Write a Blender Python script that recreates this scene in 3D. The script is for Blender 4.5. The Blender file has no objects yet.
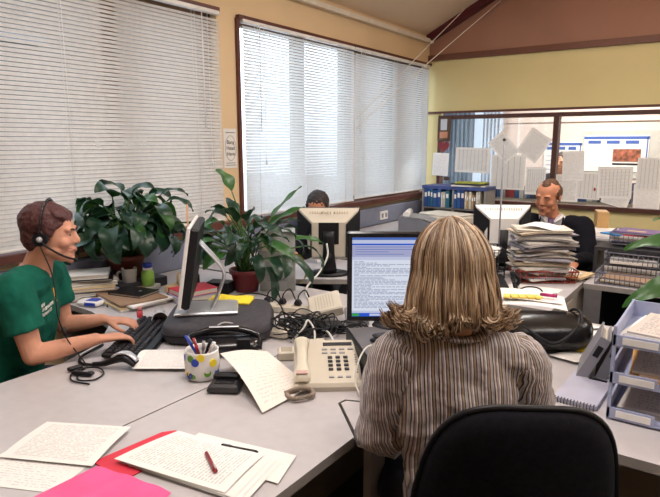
import bpy, bmesh, math, random
from mathutils import Vector, Matrix, Euler, noise
random.seed(7)
S = bpy.context.scene
COL = S.collection
R = math.radians
# ---------------------------------------------------------------- camera
cd = bpy.data.cameras.new('camera'); cam = bpy.data.objects.new('camera', cd); COL.objects.link(cam)
cam.location = (2.9, 0, 1.5)
cam.rotation_euler = (R(90-10.35), 0, R(35))
cd.sensor_fit = 'HORIZONTAL'; cd.sensor_width = 36; cd.lens = 36*576/660
cd.clip_start = .05
S.camera = cam
# ---------------------------------------------------------------- world, exposure
W = bpy.data.worlds.new('overcast_sky'); S.world = W; W.use_nodes = True
bg = W.node_tree.nodes['Background']; bg.inputs[0].default_value = (.82, .91, 1, 1); bg.inputs[1].default_value = 4.8
S.view_settings.view_transform = 'Standard'; S.view_settings.look = 'None'
S.view_settings.exposure = 0.0; S.view_settings.gamma = 1; S.view_settings.use_curve_mapping = False
def area(name, loc, sx, sy, power, col=(1, .96, .93), rot=(0, 0, 0)):
    l = bpy.data.lights.new(name, 'AREA'); l.shape = 'RECTANGLE'; l.size = sx; l.size_y = sy; l.energy = power; l.color = col
    o = bpy.data.objects.new(name, l); COL.objects.link(o); o.location = loc; o.rotation_euler = rot; return o
LAMPS = [(1.9, 3.6, 3.0), (1.9, 1.0, 3.0), (4.2, 3.6, 3.0), (4.2, 1.0, 3.0)]
for p in LAMPS:
    area('ceiling_lamp_light', (p[0], p[1], p[2]-.06), .25, 1.4, 30)
    area('ceiling_fill_uplight', (p[0], p[1], p[2]+.05), .25, 1.4, 26, rot=(R(180), 0, 0))  # added upward light that brightens the ceiling; the batten tubes hang below
area('next_room_lamp_light', (1.6, 7.1, 2.5), 1.2, .3, 85, (1, .95, .9))
# ---------------------------------------------------------------- materials
MATS = {}
def nn(nt, t, **k):
    n = nt.nodes.new(t)
    for a, b in k.items(): setattr(n, a, b)
    return n
def mat(name, col, rough=.6, metal=0, var=.08, scale=12, bump=0, bscale=120, spec=.5, coat=0, sheen=0):
    if name in MATS: return MATS[name]
    m = bpy.data.materials.new(name); m.use_nodes = True; nt = m.node_tree; b = nt.nodes['Principled BSDF']
    tc = nn(nt, 'ShaderNodeTexCoord'); nz = nn(nt, 'ShaderNodeTexNoise'); nz.inputs['Scale'].default_value = scale; nz.inputs['Detail'].default_value = 4
    nt.links.new(tc.outputs['Object'], nz.inputs['Vector'])
    cr = nn(nt, 'ShaderNodeValToRGB'); c = Vector(col[:3])
    cr.color_ramp.elements[0].position = .3; cr.color_ramp.elements[1].position = .7
    cr.color_ramp.elements[0].color = (*(c*(1-var)), 1); cr.color_ramp.elements[1].color = (*(c*(1+var)), 1)
    nt.links.new(nz.outputs['Fac'], cr.inputs['Fac']); nt.links.new(cr.outputs['Color'], b.inputs['Base Color'])
    b.inputs['Roughness'].default_value = rough; b.inputs['Metallic'].default_value = metal
    b.inputs['Specular IOR Level'].default_value = spec; b.inputs['Coat Weight'].default_value = coat
    if sheen: b.inputs['Sheen Weight'].default_value = sheen
    if bump:
        n2 = nn(nt, 'ShaderNodeTexNoise'); n2.inputs['Scale'].default_value = bscale; nt.links.new(tc.outputs['Object'], n2.inputs['Vector'])
        bp = nn(nt, 'ShaderNodeBump'); bp.inputs['Strength'].default_value = bump; bp.inputs['Distance'].default_value = .004
        nt.links.new(n2.outputs['Fac'], bp.inputs['Height']); nt.links.new(bp.outputs['Normal'], b.inputs['Normal'])
    MATS[name] = m; return m
def mth(nt, op, a, b=None, c=None):
    n = nn(nt, 'ShaderNodeMath', operation=op)
    for i, v in enumerate((a, b, c)):
        if v is None: continue
        if isinstance(v, (int, float)): n.inputs[i].default_value = v
        else: nt.links.new(v, n.inputs[i])
    return n.outputs[0]
def paper(name, base=(.80, .79, .77), ink=(.16, .16, .2), lines=34, dens=.46, grid=0, mx=.1, my=.07, head=None, fill=.45, scrawl=False, strength=.38):
    """printed sheet: rows of words (or a ruled table) laid out in the sheet's UV space"""
    if name in MATS: return MATS[name]
    m = bpy.data.materials.new(name); m.use_nodes = True; nt = m.node_tree; b = nt.nodes['Principled BSDF']
    uv = nn(nt, 'ShaderNodeUVMap'); sp = nn(nt, 'ShaderNodeSeparateXYZ'); nt.links.new(uv.outputs[0], sp.inputs[0])
    u, v = sp.outputs[0], sp.outputs[1]
    if scrawl:
        wn = nn(nt, 'ShaderNodeTexNoise'); wn.inputs['Scale'].default_value = 9; nt.links.new(uv.outputs[0], wn.inputs['Vector'])
        v = mth(nt, 'ADD', v, mth(nt, 'MULTIPLY', wn.outputs['Fac'], .05))
    vl = mth(nt, 'MULTIPLY', v, lines); row = mth(nt, 'FLOOR', vl); fr = mth(nt, 'FRACT', vl)
    band = mth(nt, 'LESS_THAN', fr, fill)
    cx = nn(nt, 'ShaderNodeCombineXYZ'); nt.links.new(mth(nt, 'MULTIPLY', u, 34), cx.inputs[0]); nt.links.new(mth(nt, 'MULTIPLY', row, 7.3), cx.inputs[1])
    nz = nn(nt, 'ShaderNodeTexNoise'); nz.inputs['Scale'].default_value = 1; nz.inputs['Detail'].default_value = 3; nt.links.new(cx.outputs[0], nz.inputs['Vector'])
    word = mth(nt, 'GREATER_THAN', nz.outputs['Fac'], dens)
    cx2 = nn(nt, 'ShaderNodeCombineXYZ'); nt.links.new(mth(nt, 'MULTIPLY', row, 3.7), cx2.inputs[0])
    nz2 = nn(nt, 'ShaderNodeTexNoise'); nz2.inputs['Scale'].default_value = 1; nt.links.new(cx2.outputs[0], nz2.inputs['Vector'])
    end = mth(nt, 'LESS_THAN', u, mth(nt, 'ADD', mth(nt, 'MULTIPLY', nz2.outputs['Fac'], .9), .45))
    k = mth(nt, 'MULTIPLY', mth(nt, 'MULTIPLY', band, word), end)
    ins = mth(nt, 'MULTIPLY', mth(nt, 'MULTIPLY', mth(nt, 'GREATER_THAN', u, mx), mth(nt, 'LESS_THAN', u, 1-mx)), mth(nt, 'MULTIPLY', mth(nt, 'GREATER_THAN', v, my), mth(nt, 'LESS_THAN', v, 1-my)))
    if grid:
        g1 = mth(nt, 'LESS_THAN', mth(nt, 'FRACT', mth(nt, 'MULTIPLY', u, grid)), .14)
        g2 = mth(nt, 'LESS_THAN', fr, .14)
        k = mth(nt, 'MAXIMUM', mth(nt, 'MULTIPLY', k, .6), mth(nt, 'MAXIMUM', g1, g2))
    k = mth(nt, 'MULTIPLY', k, ins)
    mx1 = nn(nt, 'ShaderNodeMix', data_type='RGBA'); mx1.inputs['A'].default_value = (*base, 1); mx1.inputs['B'].default_value = (*ink, 1)
    nt.links.new(mth(nt, 'MULTIPLY', k, strength), mx1.inputs['Factor']); out = mx1.outputs['Result']
    if head:
        hb = mth(nt, 'GREATER_THAN', v, 1-head[0]); mx2 = nn(nt, 'ShaderNodeMix', data_type='RGBA')
        nt.links.new(hb, mx2.inputs['Factor']); nt.links.new(out, mx2.inputs['A']); mx2.inputs['B'].default_value = (*head[1], 1); out = mx2.outputs['Result']
    nt.links.new(out, b.inputs['Base Color']); b.inputs['Roughness'].default_value = .75
    MATS[name] = m; return m
def emit(name, col, s=1):
    if name in MATS: return MATS[name]
    m = bpy.data.materials.new(name); m.use_nodes = True; nt = m.node_tree; nt.nodes.clear()
    e = nn(nt, 'ShaderNodeEmission'); e.inputs[0].default_value = (*col, 1); e.inputs[1].default_value = s
    o = nn(nt, 'ShaderNodeOutputMaterial'); nt.links.new(e.outputs[0], o.inputs[0]); MATS[name] = m; return m
def glassy(name, tint=(1, 1, 1), rough=0, fac=.08):
    if name in MATS: return MATS[name]
    m = bpy.data.materials.new(name); m.use_nodes = True; nt = m.node_tree; nt.nodes.clear()
    t = nn(nt, 'ShaderNodeBsdfTransparent'); t.inputs[0].default_value = (*tint, 1)
    g = nn(nt, 'ShaderNodeBsdfGlossy'); g.inputs['Roughness'].default_value = .03
    mx = nn(nt, 'ShaderNodeMixShader'); mx.inputs[0].default_value = fac
    o = nn(nt, 'ShaderNodeOutputMaterial'); nt.links.new(t.outputs[0], mx.inputs[1]); nt.links.new(g.outputs[0], mx.inputs[2]); nt.links.new(mx.outputs[0], o.inputs[0])
    MATS[name] = m; return m
def transl(name, col, tcol, fac=.4, rough=.5):
    if name in MATS: return MATS[name]
    m = bpy.data.materials.new(name); m.use_nodes = True; nt = m.node_tree; b = nt.nodes['Principled BSDF']
    tc = nn(nt, 'ShaderNodeTexCoord'); nz = nn(nt, 'ShaderNodeTexNoise'); nz.inputs['Scale'].default_value = 30; nt.links.new(tc.outputs['Object'], nz.inputs['Vector'])
    cr = nn(nt, 'ShaderNodeValToRGB'); c = Vector(col); cr.color_ramp.elements[0].color = (*(c*.75), 1); cr.color_ramp.elements[1].color = (*(c*1.2), 1)
    nt.links.new(nz.outputs['Fac'], cr.inputs['Fac']); nt.links.new(cr.outputs[0], b.inputs['Base Color']); b.inputs['Roughness'].default_value = rough
    t = nn(nt, 'ShaderNodeBsdfTranslucent'); t.inputs[0].default_value = (*tcol, 1)
    mx = nn(nt, 'ShaderNodeMixShader'); mx.inputs[0].default_value = fac
    nt.links.new(b.outputs[0], mx.inputs[1]); nt.links.new(t.outputs[0], mx.inputs[2]); nt.links.new(mx.outputs[0], nt.nodes['Material Output'].inputs[0])
    MATS[name] = m; return m
M = dict(
 wall=mat('cream_wall_paint', (.74, .55, .33), .7, var=.03, scale=2), yellow=mat('yellow_panel_paint', (.72, .61, .30), .6, var=.05, scale=1.5),
 brown=mat('brown_gable_board', (.37, .19, .13), .7, var=.07, scale=2), ceil=mat('ceiling_board', (.74, .58, .43), .8, var=.03, scale=2),
 dred=mat('dark_red_timber', (.11, .035, .025), .45, var=.2, scale=20), white_trim=mat('white_trim_paint', (.75, .68, .58), .4),
 floor=mat('dark_carpet', (.055, .05, .055), .95, var=.3, scale=60, bump=.4), desk=mat('grey_laminate', (.50, .475, .49), .36, var=.04, scale=25, spec=.45),
 desk_edge=mat('grey_edging', (.33, .31, .30), .5), desk_side=mat('grey_desk_panel', (.30, .28, .27), .6), beige=mat('beige_plastic', (.60, .55, .46), .45, var=.04),
 beige_dk=mat('dark_beige_plastic', (.42, .37, .28), .5), black=mat('black_plastic', (.008, .008, .011), .45, spec=.3), black_gloss=mat('glossy_black', (.010, .010, .014), .18),
 black_matt=mat('black_matt', (.009, .009, .012), .8, spec=.2), grey=mat('grey_plastic', (.28, .28, .31), .5), grey_dk=mat('dark_grey_plastic', (.028, .028, .034), .55),
 silver=mat('silver_plastic', (.55, .56, .6), .3, metal=.5), white=mat('white_plastic', (.78, .77, .76), .35), wpaper=mat('plain_paper', (.80, .78, .75), .8, var=.03),
 pageedge=mat('page_edges', (.62, .57, .50), .85, var=.15, scale=300), trunk=mat('grey_blue_trunking', (.20, .22, .30), .5), bluegrey=mat('lavender_grey_plastic', (.34, .38, .56), .4),
 terracotta=mat('terracotta', (.22, .055, .035), .6), soil=mat('soil', (.03, .02, .014), 1, bump=1), blue=mat('blue_plastic', (.02, .06, .45), .35), red=mat('red_plastic', (.5, .03, .04), .4),
 yellow_f=mat('yellow_card', (.85, .68, .03), .5), pink=mat('pink_card', (.85, .05, .25), .6), redc=mat('red_card', (.62, .03, .06), .6), skin=mat('skin', (.62, .31, .21), .62, spec=.3, var=.06, scale=30), skin2=mat('ruddy_skin', (.55, .24, .14), .62, spec=.3, var=.06, scale=30),
 darkfab=mat('dark_fabric', (.007, .007, .011), .95, var=.3, scale=80, bump=.3, bscale=500, spec=.15), orange=mat('orange_card', (.78, .42, .12), .6), manila=mat('manila_card', (.62, .47, .27), .7), green=mat('green_plastic', (.12, .30, .03), .45),
)
# ---------------------------------------------------------------- mesh builder
def basis(z, ref=None):
    z = Vector(z).normalized(); r = Vector(ref) if ref is not None else (Vector((0, 0, 1)) if abs(z.z) < .9 else Vector((1, 0, 0)))
    x = (r - z*r.dot(z))
    if x.length < 1e-5: x = Vector((1, 0, 0)) - z*z.x
    x.normalize(); return x, z.cross(x), z
def cr_path(pts, n):
    P = [Vector(p) for p in pts]
    if len(P) < 3: return [P[0].lerp(P[-1], i/n) for i in range(n+1)]
    Q = [P[0]*2-P[1]] + P + [P[-1]*2-P[-2]]; out = []
    for i in range(1, len(Q)-2):
        for k in range(n):
            t = k/n; a, b, c, d = Q[i-1], Q[i], Q[i+1], Q[i+2]
            out.append(.5*((2*b)+(c-a)*t+(2*a-5*b+4*c-d)*t*t+(3*b-a-3*c+d)*t**3))
    out.append(P[-1]); return out
class MB:
    def __init__(s): s.v = []; s.f = []; s.mi = []; s.sm = []; s.uv = []; s.cur = 0
    def face(s, idx, smooth=False, uv=None): s.f.append(idx); s.mi.append(s.cur); s.sm.append(smooth); s.uv.append(uv)
    def m(s, i): s.cur = i; return s
    def box(s, c, d, rz=0, rot=None, taper=1, bev=0):
        c = Vector(c); Rm = rot if rot is not None else Matrix.Rotation(rz, 3, 'Z'); x, y, z = d[0]/2, d[1]/2, d[2]/2
        b = min(bev, x*.9, y*.9, z*.9)
        if b <= 0:
            n = len(s.v)
            for (i, j, k) in ((-1,-1,-1),(1,-1,-1),(1,1,-1),(-1,1,-1),(-1,-1,1),(1,-1,1),(1,1,1),(-1,1,1)):
                t = taper if k > 0 else 1; s.v.append(c+Rm@Vector((i*x*t, j*y*t, k*z)))
            for q in ((0,3,2,1),(4,5,6,7),(0,1,5,4),(1,2,6,5),(2,3,7,6),(3,0,4,7)): s.face([n+a for a in q], uv=[(0,0),(1,0),(1,1),(0,1)])
        else:
            rings = [(-z, b), (-z+b, 0), (z-b, 0), (z, b)]; n = len(s.v)
            for (h, ins) in rings:
                t = taper if h > 0 else 1; X = x*t-ins; Y = y*t-ins; bb = b*.7
                for (px, py) in ((-X+bb,-Y),(X-bb,-Y),(X,-Y+bb),(X,Y-bb),(X-bb,Y),(-X+bb,Y),(-X,Y-bb),(-X,-Y+bb)): s.v.append(c+Rm@Vector((px, py, h)))
            s.face([n+7-i for i in range(8)]); s.face([n+24+i for i in range(8)])
            for r in range(3):
                for i in range(8): s.face([n+r*8+i, n+r*8+(i+1)%8, n+r*8+8+(i+1)%8, n+r*8+8+i])
        return s
    def prism(s, poly, z0, z1, side=None, bot=None):
        n = len(s.v); k = len(poly)
        for p in poly: s.v.append(Vector((p[0], p[1], z0)))
        for p in poly: s.v.append(Vector((p[0], p[1], z1)))
        c0 = s.cur; s.face([n+k+i for i in range(k)]); 
        if side is not None: s.cur = side
        s.face([n+k-1-i for i in range(k)])
        for i in range(k): s.face([n+i, n+(i+1)%k, n+k+(i+1)%k, n+k+i])
        s.cur = c0; return s
    def extrude(s, poly, o, X, Y, N, d):
        """2-D outline poly placed at o with axes X,Y, thickness d along N"""
        o, X, Y, N = map(Vector, (o, X, Y, N)); n = len(s.v); k = len(poly)
        for q in (0, d):
            for p in poly: s.v.append(o+X*p[0]+Y*p[1]+N*q)
        s.face([n+k-1-i for i in range(k)]); s.face([n+k+i for i in range(k)])
        for i in range(k): s.face([n+i, n+(i+1)%k, n+k+(i+1)%k, n+k+i])
        return s
    def loft(s, pts, rads, ref=None, seg=12, sub=1, cap=True):
        pts = [Vector(p) for p in pts]; rads = [(r, r) if isinstance(r, (int, float)) else r for r in rads]
        if sub > 1 and len(pts) > 1:
            P = cr_path(pts, sub); RR = cr_path([(a, b, 0) for a, b in rads], sub); pts = P; rads = [(max(r.x, 1e-4), max(r.y, 1e-4)) for r in RR]
        n = len(s.v); L = len(pts); px = None
        for i, p in enumerate(pts):
            t = (pts[min(i+1, L-1)]-pts[max(i-1, 0)])
            if t.length < 1e-7: t = Vector((0, 0, 1))
            if ref is not None: x, y, _ = basis(t, ref)
            else:
                x, y, _ = basis(t, px); px = x
            for k in range(seg):
                a = 2*math.pi*k/seg; s.v.append(p+x*(math.cos(a)*rads[i][0])+y*(math.sin(a)*rads[i][1]))
        for i in range(L-1):
            for k in range(seg): s.face([n+i*seg+k, n+i*seg+(k+1)%seg, n+(i+1)*seg+(k+1)%seg, n+(i+1)*seg+k], True)
        if cap:
            s.face([n+seg-1-k for k in range(seg)]); s.face([n+(L-1)*seg+k for k in range(seg)])
        return s
    def tube(s, pts, r, seg=6, sub=5): return s.loft(cr_path(pts, sub) if len(pts) > 2 and sub > 1 else pts, [r]*((len(pts)-1)*sub+1 if len(pts) > 2 and sub > 1 else len(pts)), seg=seg)
    def cyl(s, p0, p1, r, r2=None, seg=20): return s.loft([p0, p1], [r, r if r2 is None else r2], seg=seg)
    def lathe(s, c, prof, seg=24):
        c = Vector(c); n = len(s.v); L = len(prof)
        for (r, z) in prof:
            for k in range(seg):
                a = 2*math.pi*k/seg; s.v.append(c+Vector((r*math.cos(a), r*math.sin(a), z)))
        for i in range(L-1):
            for k in range(seg): s.face([n+i*seg+k, n+i*seg+(k+1)%seg, n+(i+1)*seg+(k+1)%seg, n+(i+1)*seg+k], True)
        s.face([n+seg-1-k for k in range(seg)]); s.face([n+(L-1)*seg+k for k in range(seg)]); return s
    def ell(s, c, r, rot=None, nu=16, nv=10):
        c = Vector(c); Rm = rot if rot is not None else Matrix.Identity(3)
        if isinstance(r, (int, float)): r = (r, r, r)
        n = len(s.v); s.v.append(c+Rm@Vector((0, 0, -r[2])))
        for j in range(1, nv):
            th = math.pi*j/nv
            for k in range(nu):
                a = 2*math.pi*k/nu; s.v.append(c+Rm@Vector((r[0]*math.sin(th)*math.cos(a), r[1]*math.sin(th)*math.sin(a), -r[2]*math.cos(th))))
        s.v.append(c+Rm@Vector((0, 0, r[2]))); top = len(s.v)-1
        for k in range(nu): s.face([n, n+1+(k+1)%nu, n+1+k], True)
        for j in range(nv-2):
            for k in range(nu):
                a = n+1+j*nu; s.face([a+k, a+(k+1)%nu, a+nu+(k+1)%nu, a+nu+k], True)
        a = n+1+(nv-2)*nu
        for k in range(nu): s.face([a+k, a+(k+1)%nu, top], True)
        return s
    def sheet(s, p00, p10, p11, p01, nx=8, ny=8, fn=None, smooth=True):
        a, b, c, d = map(Vector, (p00, p10, p11, p01)); n = len(s.v)
        for j in range(ny+1):
            for i in range(nx+1):
                u, v = i/nx, j/ny; p = a*(1-u)*(1-v)+b*u*(1-v)+c*u*v+d*(1-u)*v
                if fn: p = p+Vector(fn(u, v))
                s.v.append(p)
        for j in range(ny):
            for i in range(nx):
                q = n+j*(nx+1)+i; s.face([q, q+1, q+nx+2, q+nx+1], smooth, [(i/nx, j/ny), ((i+1)/nx, j/ny), ((i+1)/nx, (j+1)/ny), (i/nx, (j+1)/ny)])
        return s
    def xf(s, Mx): s.v = [Mx@Vector(p) for p in s.v]; return s
    def build(s, name, mats, parent=None, loc=None, rz=0):
        me = bpy.data.meshes.new(name); me.from_pydata([tuple(p) for p in s.v], [], s.f)
        if not isinstance(mats, (list, tuple)): mats = [mats]
        for m in mats: me.materials.append(M[m] if isinstance(m, str) else m)
        me.polygons.foreach_set('material_index', s.mi); me.polygons.foreach_set('use_smooth', s.sm)
        if any(u for u in s.uv):
            ul = me.uv_layers.new(name='UVMap'); i = 0
            for f, u in zip(s.f, s.uv):
                for k in range(len(f)):
                    ul.data[i].uv = u[k] if u else (0, 0); i += 1
        me.update()
        o = bpy.data.objects.new(name, me); COL.objects.link(o)
        if parent: o.parent = parent
        if loc is not None: o.location = loc
        if rz: o.rotation_euler.z = rz
        return o
def tag(o, label=None, cat=None, group=None, kind=None):
    if label: o['label'] = label
    if cat: o['category'] = cat
    if group: o['group'] = group
    if kind: o['kind'] = kind
    return o
def thing(name, label, cat, loc=(0, 0, 0), rz=0, group=None):
    o = bpy.data.objects.new(name, None); COL.objects.link(o); o.location = loc; o.rotation_euler = (0, 0, rz); o.empty_display_size = .05
    return tag(o, label, cat, group)
def struct(o): o['kind'] = 'structure'; return o
def remesh(o, vs, smooth=3, disp=None):
    m = o.modifiers.new('remesh', 'REMESH'); m.mode = 'VOXEL'; m.voxel_size = vs; m.use_smooth_shade = True
    if smooth: q = o.modifiers.new('smooth', 'SMOOTH'); q.factor = .5; q.iterations = smooth
    if disp:
        t = bpy.data.textures.new('folds', 'CLOUDS'); t.noise_scale = disp[1]; t.noise_depth = 2
        d = o.modifiers.new('folds', 'DISPLACE'); d.texture = t; d.strength = disp[0]; d.mid_level = .5; d.texture_coords = 'LOCAL'
    return o
def text(body, size, m, Mx, parent, name='lettering', align='CENTER', ex=.0004):
    cu = bpy.data.curves.new(name, 'FONT'); cu.body = body; cu.size = size; cu.align_x = align; cu.align_y = 'CENTER'; cu.extrude = ex
    t = bpy.data.objects.new(name, cu); COL.objects.link(t)
    dg = bpy.context.evaluated_depsgraph_get(); me = bpy.data.meshes.new_from_object(t.evaluated_get(dg)); bpy.data.objects.remove(t)
    me.transform(Mx); me.materials.clear(); me.materials.append(m); me.name = name
    o = bpy.data.objects.new(name, me); COL.objects.link(o); o.parent = parent; return o
def axes(o, X, Y):
    X = Vector(X).normalized(); Y = Vector(Y).normalized(); Z = X.cross(Y)
    return Matrix(((X.x, Y.x, Z.x, o[0]), (X.y, Y.y, Z.y, o[1]), (X.z, Y.z, Z.z, o[2]), (0, 0, 0, 1)))
FWD = Vector((-math.sin(R(35)), math.cos(R(35)), 0)); RT = Vector((math.cos(R(35)), math.sin(R(35)), 0))
# ================================================================ THE ROOM
YB = 6.05; ZT = .72
def sbox(name, x0, x1, y0, y1, z0, z1, m): return struct(MB().box(((x0+x1)/2, (y0+y1)/2, (z0+z1)/2), (x1-x0, y1-y0, z1-z0)).build(name, m))
sbox('floor', -1.2, 6.2, -3.2, 8.4, -.1, 0, 'floor')
ww = MB()
def wb(mb, x0, x1, y0, y1, z0, z1): mb.box(((x0+x1)/2, (y0+y1)/2, (z0+z1)/2), (x1-x0, y1-y0, z1-z0))
wb(ww, -.14, 0, -3.0, YB, 0, .93); wb(ww, -.14, 0, -3.0, YB, 2.36, 2.75); wb(ww, -.14, 0, 2.84, 3.02, .93, 2.36); wb(ww, -.14, 0, -3.0, .6, .93, 2.36)
struct(ww.build('wall_left', 'wall'))
# ceiling, gable roof with the ridge over x = 3.1
cl = MB(); cl.extrude([(0, 2.65), (3.1, 4.2), (6.2, 2.65), (6.2, 2.8), (3.1, 4.35), (0, 2.8)], (0, -3.1, 0), (1, 0, 0), (0, 0, 1), (0, 1, 0), YB+3.2)
struct(cl.build('ceiling', 'ceil'))
# back wall: yellow board, brown gable, timber strips, low wall beneath the glass
bw = MB(); wb(bw, 0, 6.2, YB, YB+.10, 1.84, 2.44); wb(bw, 0, 6.2, YB, YB+.10, 0, .86); wb(bw, 0, .14, YB, YB+.10, .86, 1.84)
bw.m(1).extrude([(0, 2.44), (6.2, 2.44), (6.2, 2.75), (3.1, 4.3), (0, 2.75)], (0, YB+.10, 0), (1, 0, 0), (0, 0, 1), (0, -1, 0), .10)
struct(bw.build('wall_back', ['yellow', 'brown']))
t = MB(); wb(t, 0, 6.2, YB-.03, YB, 2.385, 2.445); struct(t.build('trim_1', mat('brown_strip', (.16, .06, .035), .5)))
t = MB(); wb(t, 0, 6.2, YB-.02, YB, 1.822, 1.845); struct(t.build('trim_2', 'dred'))
t = MB(); t.extrude([(0, 2.57), (3.1, 4.12), (3.1, 4.2), (0, 2.65)], (0, YB-.09, 0), (1, 0, 0), (0, 0, 1), (0, 1, 0), .09); struct(t.build('trim_3', mat('dark_red_beam', (.09, .012, .02), .4)))
t = MB(); wb(t, 0, .05, -3, YB, 2.57, 2.61); struct(t.build('trim_4', 'white_trim'))
t = MB(); wb(t, 0, .035, 3.02, YB, 2.335, 2.36); wb(t, 0, .035, -3, 2.84, 2.345, 2.37); struct(t.build('trim_5', 'dred'))
t = MB(); wb(t, -.02, .07, -3, YB, .925, .965); struct(t.build('trim_6', 'dred'))
t = MB(); wb(t, 0, .022, 3.01, 3.035, .96, 2.34); struct(t.build('trim_7', 'dred'))
# cable trunking along the window wall, with sockets
t = thing('cable_trunking', 'grey-blue cable trunking along the wall under the windows', 'trunking', (0, 0, 0))
q = MB(); q.box((.04, 2.9, .80), (.078, 6.2, .17), bev=.006); q.build('channel', 'trunk', t)
for y in (1.95, 4.95):
    q = MB(); q.box((.084, y, .80), (.012, .15, .085), bev=.004); so = q.build('socket_plate', 'white', t)
    [MB().box((.092, y+dy, .8), (.006, .03, .04)).build('socket_face', 'grey', so) for dy in (-.035, .035)]
# windows on the left wall
frame_m = mat('window_frame_timber', (.20, .12, .07), .6)
def window(n, y0, y1, mulls):
    f = MB(); z0, z1 = .95, 2.36
    for y in (y0+.02, y1-.02): wb(f, -.11, -.06, y-.025, y+.025, z0, z1)
    for y in mulls: wb(f, -.13, -.05, y-.05, y+.05, z0, z1)
    wb(f, -.11, -.06, y0, y1, z0, z0+.05); wb(f, -.11, -.06, y0, y1, z1-.05, z1)
    fr = struct(f.build('window_%d' % n, frame_m))
    g = MB(); wb(g, -.092, -.088, y0, y1, z0, z1); gp = g.build('glass_pane', glassy('window_glass', (.95, .98, 1)), fr)
    return fr
window(1, .6, 2.84, (2.06, 1.25)); window(2, 3.02, 6.02, (3.80, 4.50, 5.27))
# outdoors: pavement and a made-up building, shaped to darken the first window
struct(MB().box((-12, 5, -.35), (23.4, 40, .3)).build('ground', mat('pavement', (.42, .42, .42), .9)))
nb = thing('added_shading_building', 'made-up building outside that darkens the blinds of the left window', 'building', (-7, 0, -.2))
q = MB(); q.box((0, 2.6, 1.55), (3, 4.2, 3.0)).box((0, 6.75, 2.6), (3, 4.1, 5.2)); q.build('wall', mat('building_render', (.10, .075, .06), .9, var=.1, scale=.6), nb)
q = MB(); q.box((0, 2.6, 3.16), (3.2, 4.3, .12)); q.build('roof', mat('roof_grey', (.12, .12, .13), .8), nb); q = MB(); q.box((0, 6.75, 5.26), (3.2, 4.2, .12)); q.build('roof', mat('roof_grey', (.12, .12, .13), .8), nb)
# venetian blinds
slat_m = transl('blind_slat_dimmed', (.60, .56, .52), (.72, .66, .62), .30, .35); slat_w = transl('blind_slat_brightened', (.74, .76, .78), (.88, .92, .94), .52, .4)  # window light put into the slat colour: dimmer first copy, brighter second
def blind(y0, y1, z0, z1, tilt, label, wand_y, sm=None):
    b = thing('venetian_blind', label, 'blind', (.03, y0, z0), 0, None); w = y1-y0
    q = MB(); q.box((-.005, w/2, z1-z0-.012), (.034, w, .026), bev=.003); q.build('headrail', 'white', b)
    q = MB(); q.box((0, w/2, .012), (.022, w, .014), bev=.003); q.build('bottom_rail', 'white', b)
    q = MB(); n = int((z1-z0-.05)/.0218); ct, st = math.cos(tilt), math.sin(tilt)
    for i in range(n):
        z = .028+i*.0218; prof = [(-.0116, 0), (-.004, .0026), (.004, .0026), (.0116, 0)]
        k = len(q.v)
        sag = [0, 0]
        for yy in (0.002, w-.002):
            for (a, h) in prof: q.v.append(Vector((a*ct+h*st, yy, z-a*st+h*ct)))
        for j in range(3): q.face([k+j, k+j+1, k+j+5, k+j+4], True)
    q.build('slats', sm or slat_m, b)
    for f in (.1, .5, .9) if w > 1.2 else (.14, .86):
        for sx in (-.0135, .0135): q = MB(); q.cyl((sx, w*f, .01), (sx, w*f, z1-z0-.02), .0014, seg=5); q.build('ladder_cord', 'white', b)
    q = MB(); q.cyl((.026, wand_y-y0, z1-z0-.75), (.026, wand_y-y0, z1-z0-.02), .0035, seg=6); q.build('tilt_wand', 'white', b)
    q = MB(); q.tube([(.022, wand_y-y0+.05, z1-z0-.02), (.024, wand_y-y0+.05, z1-z0-.6), (.02, wand_y-y0+.055, z1-z0-.95)], .0016, seg=5); q.lathe((.02, wand_y-y0+.055, z1-z0-.99), [(.002, .04), (.006, .03), (.007, 0)], 8); q.build('pull_cord', 'white', b)
    return b
blind(.63, 2.83, .97, 2.345, R(54), 'wide dim-toned venetian blind over the window behind the man in green', 2.66)
blind(3.05, 4.47, .97, 2.335, R(60), 'white venetian blind on the left half of the far window', 3.2, slat_w)
blind(4.49, 5.99, .985, 2.335, R(58), 'white venetian blind nearest the room corner', 4.55, slat_w)
# notice on the pier: letters as printed in the photo
nt_ = thing('wall_notice', 'white notice with circled black lettering on the pier between windows', 'notice', (.003, 2.93, 1.465), 0)
q = MB(); q.sheet((0, -.062, -.135), (0, .062, -.135), (0, .062, .135), (0, -.062, .135), 2, 2, lambda u, v: (.002*math.sin(u*3), 0, 0)); q.build('sheet', 'wpaper', nt_)
ink = mat('black_ink', (.03, .03, .03), .7)
for i, w_ in enumerate(('Bang', 'Head', 'Here')): text(w_, .038, ink, axes((.0036, 0, .042-.04*i), (0, 1, 0), (0, 0, 1)), nt_)
q = MB(); q.loft([(.0038, .052*math.cos(a), .002+.085*math.sin(a)) for a in [i*math.pi/18 for i in range(37)]], [.0011]*37, ref=(1, 0, 0), seg=4, cap=False); q.build('circle', ink, nt_)
q = MB(); q.box((.0035, 0, .108), (.001, .09, .005)).box((.0035, 0, -.1), (.001, .09, .004)).box((.0035, 0, -.115), (.001, .1, .004)); q.build('small_print', mat('grey_ink', (.2, .2, .2), .7), nt_)
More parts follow.
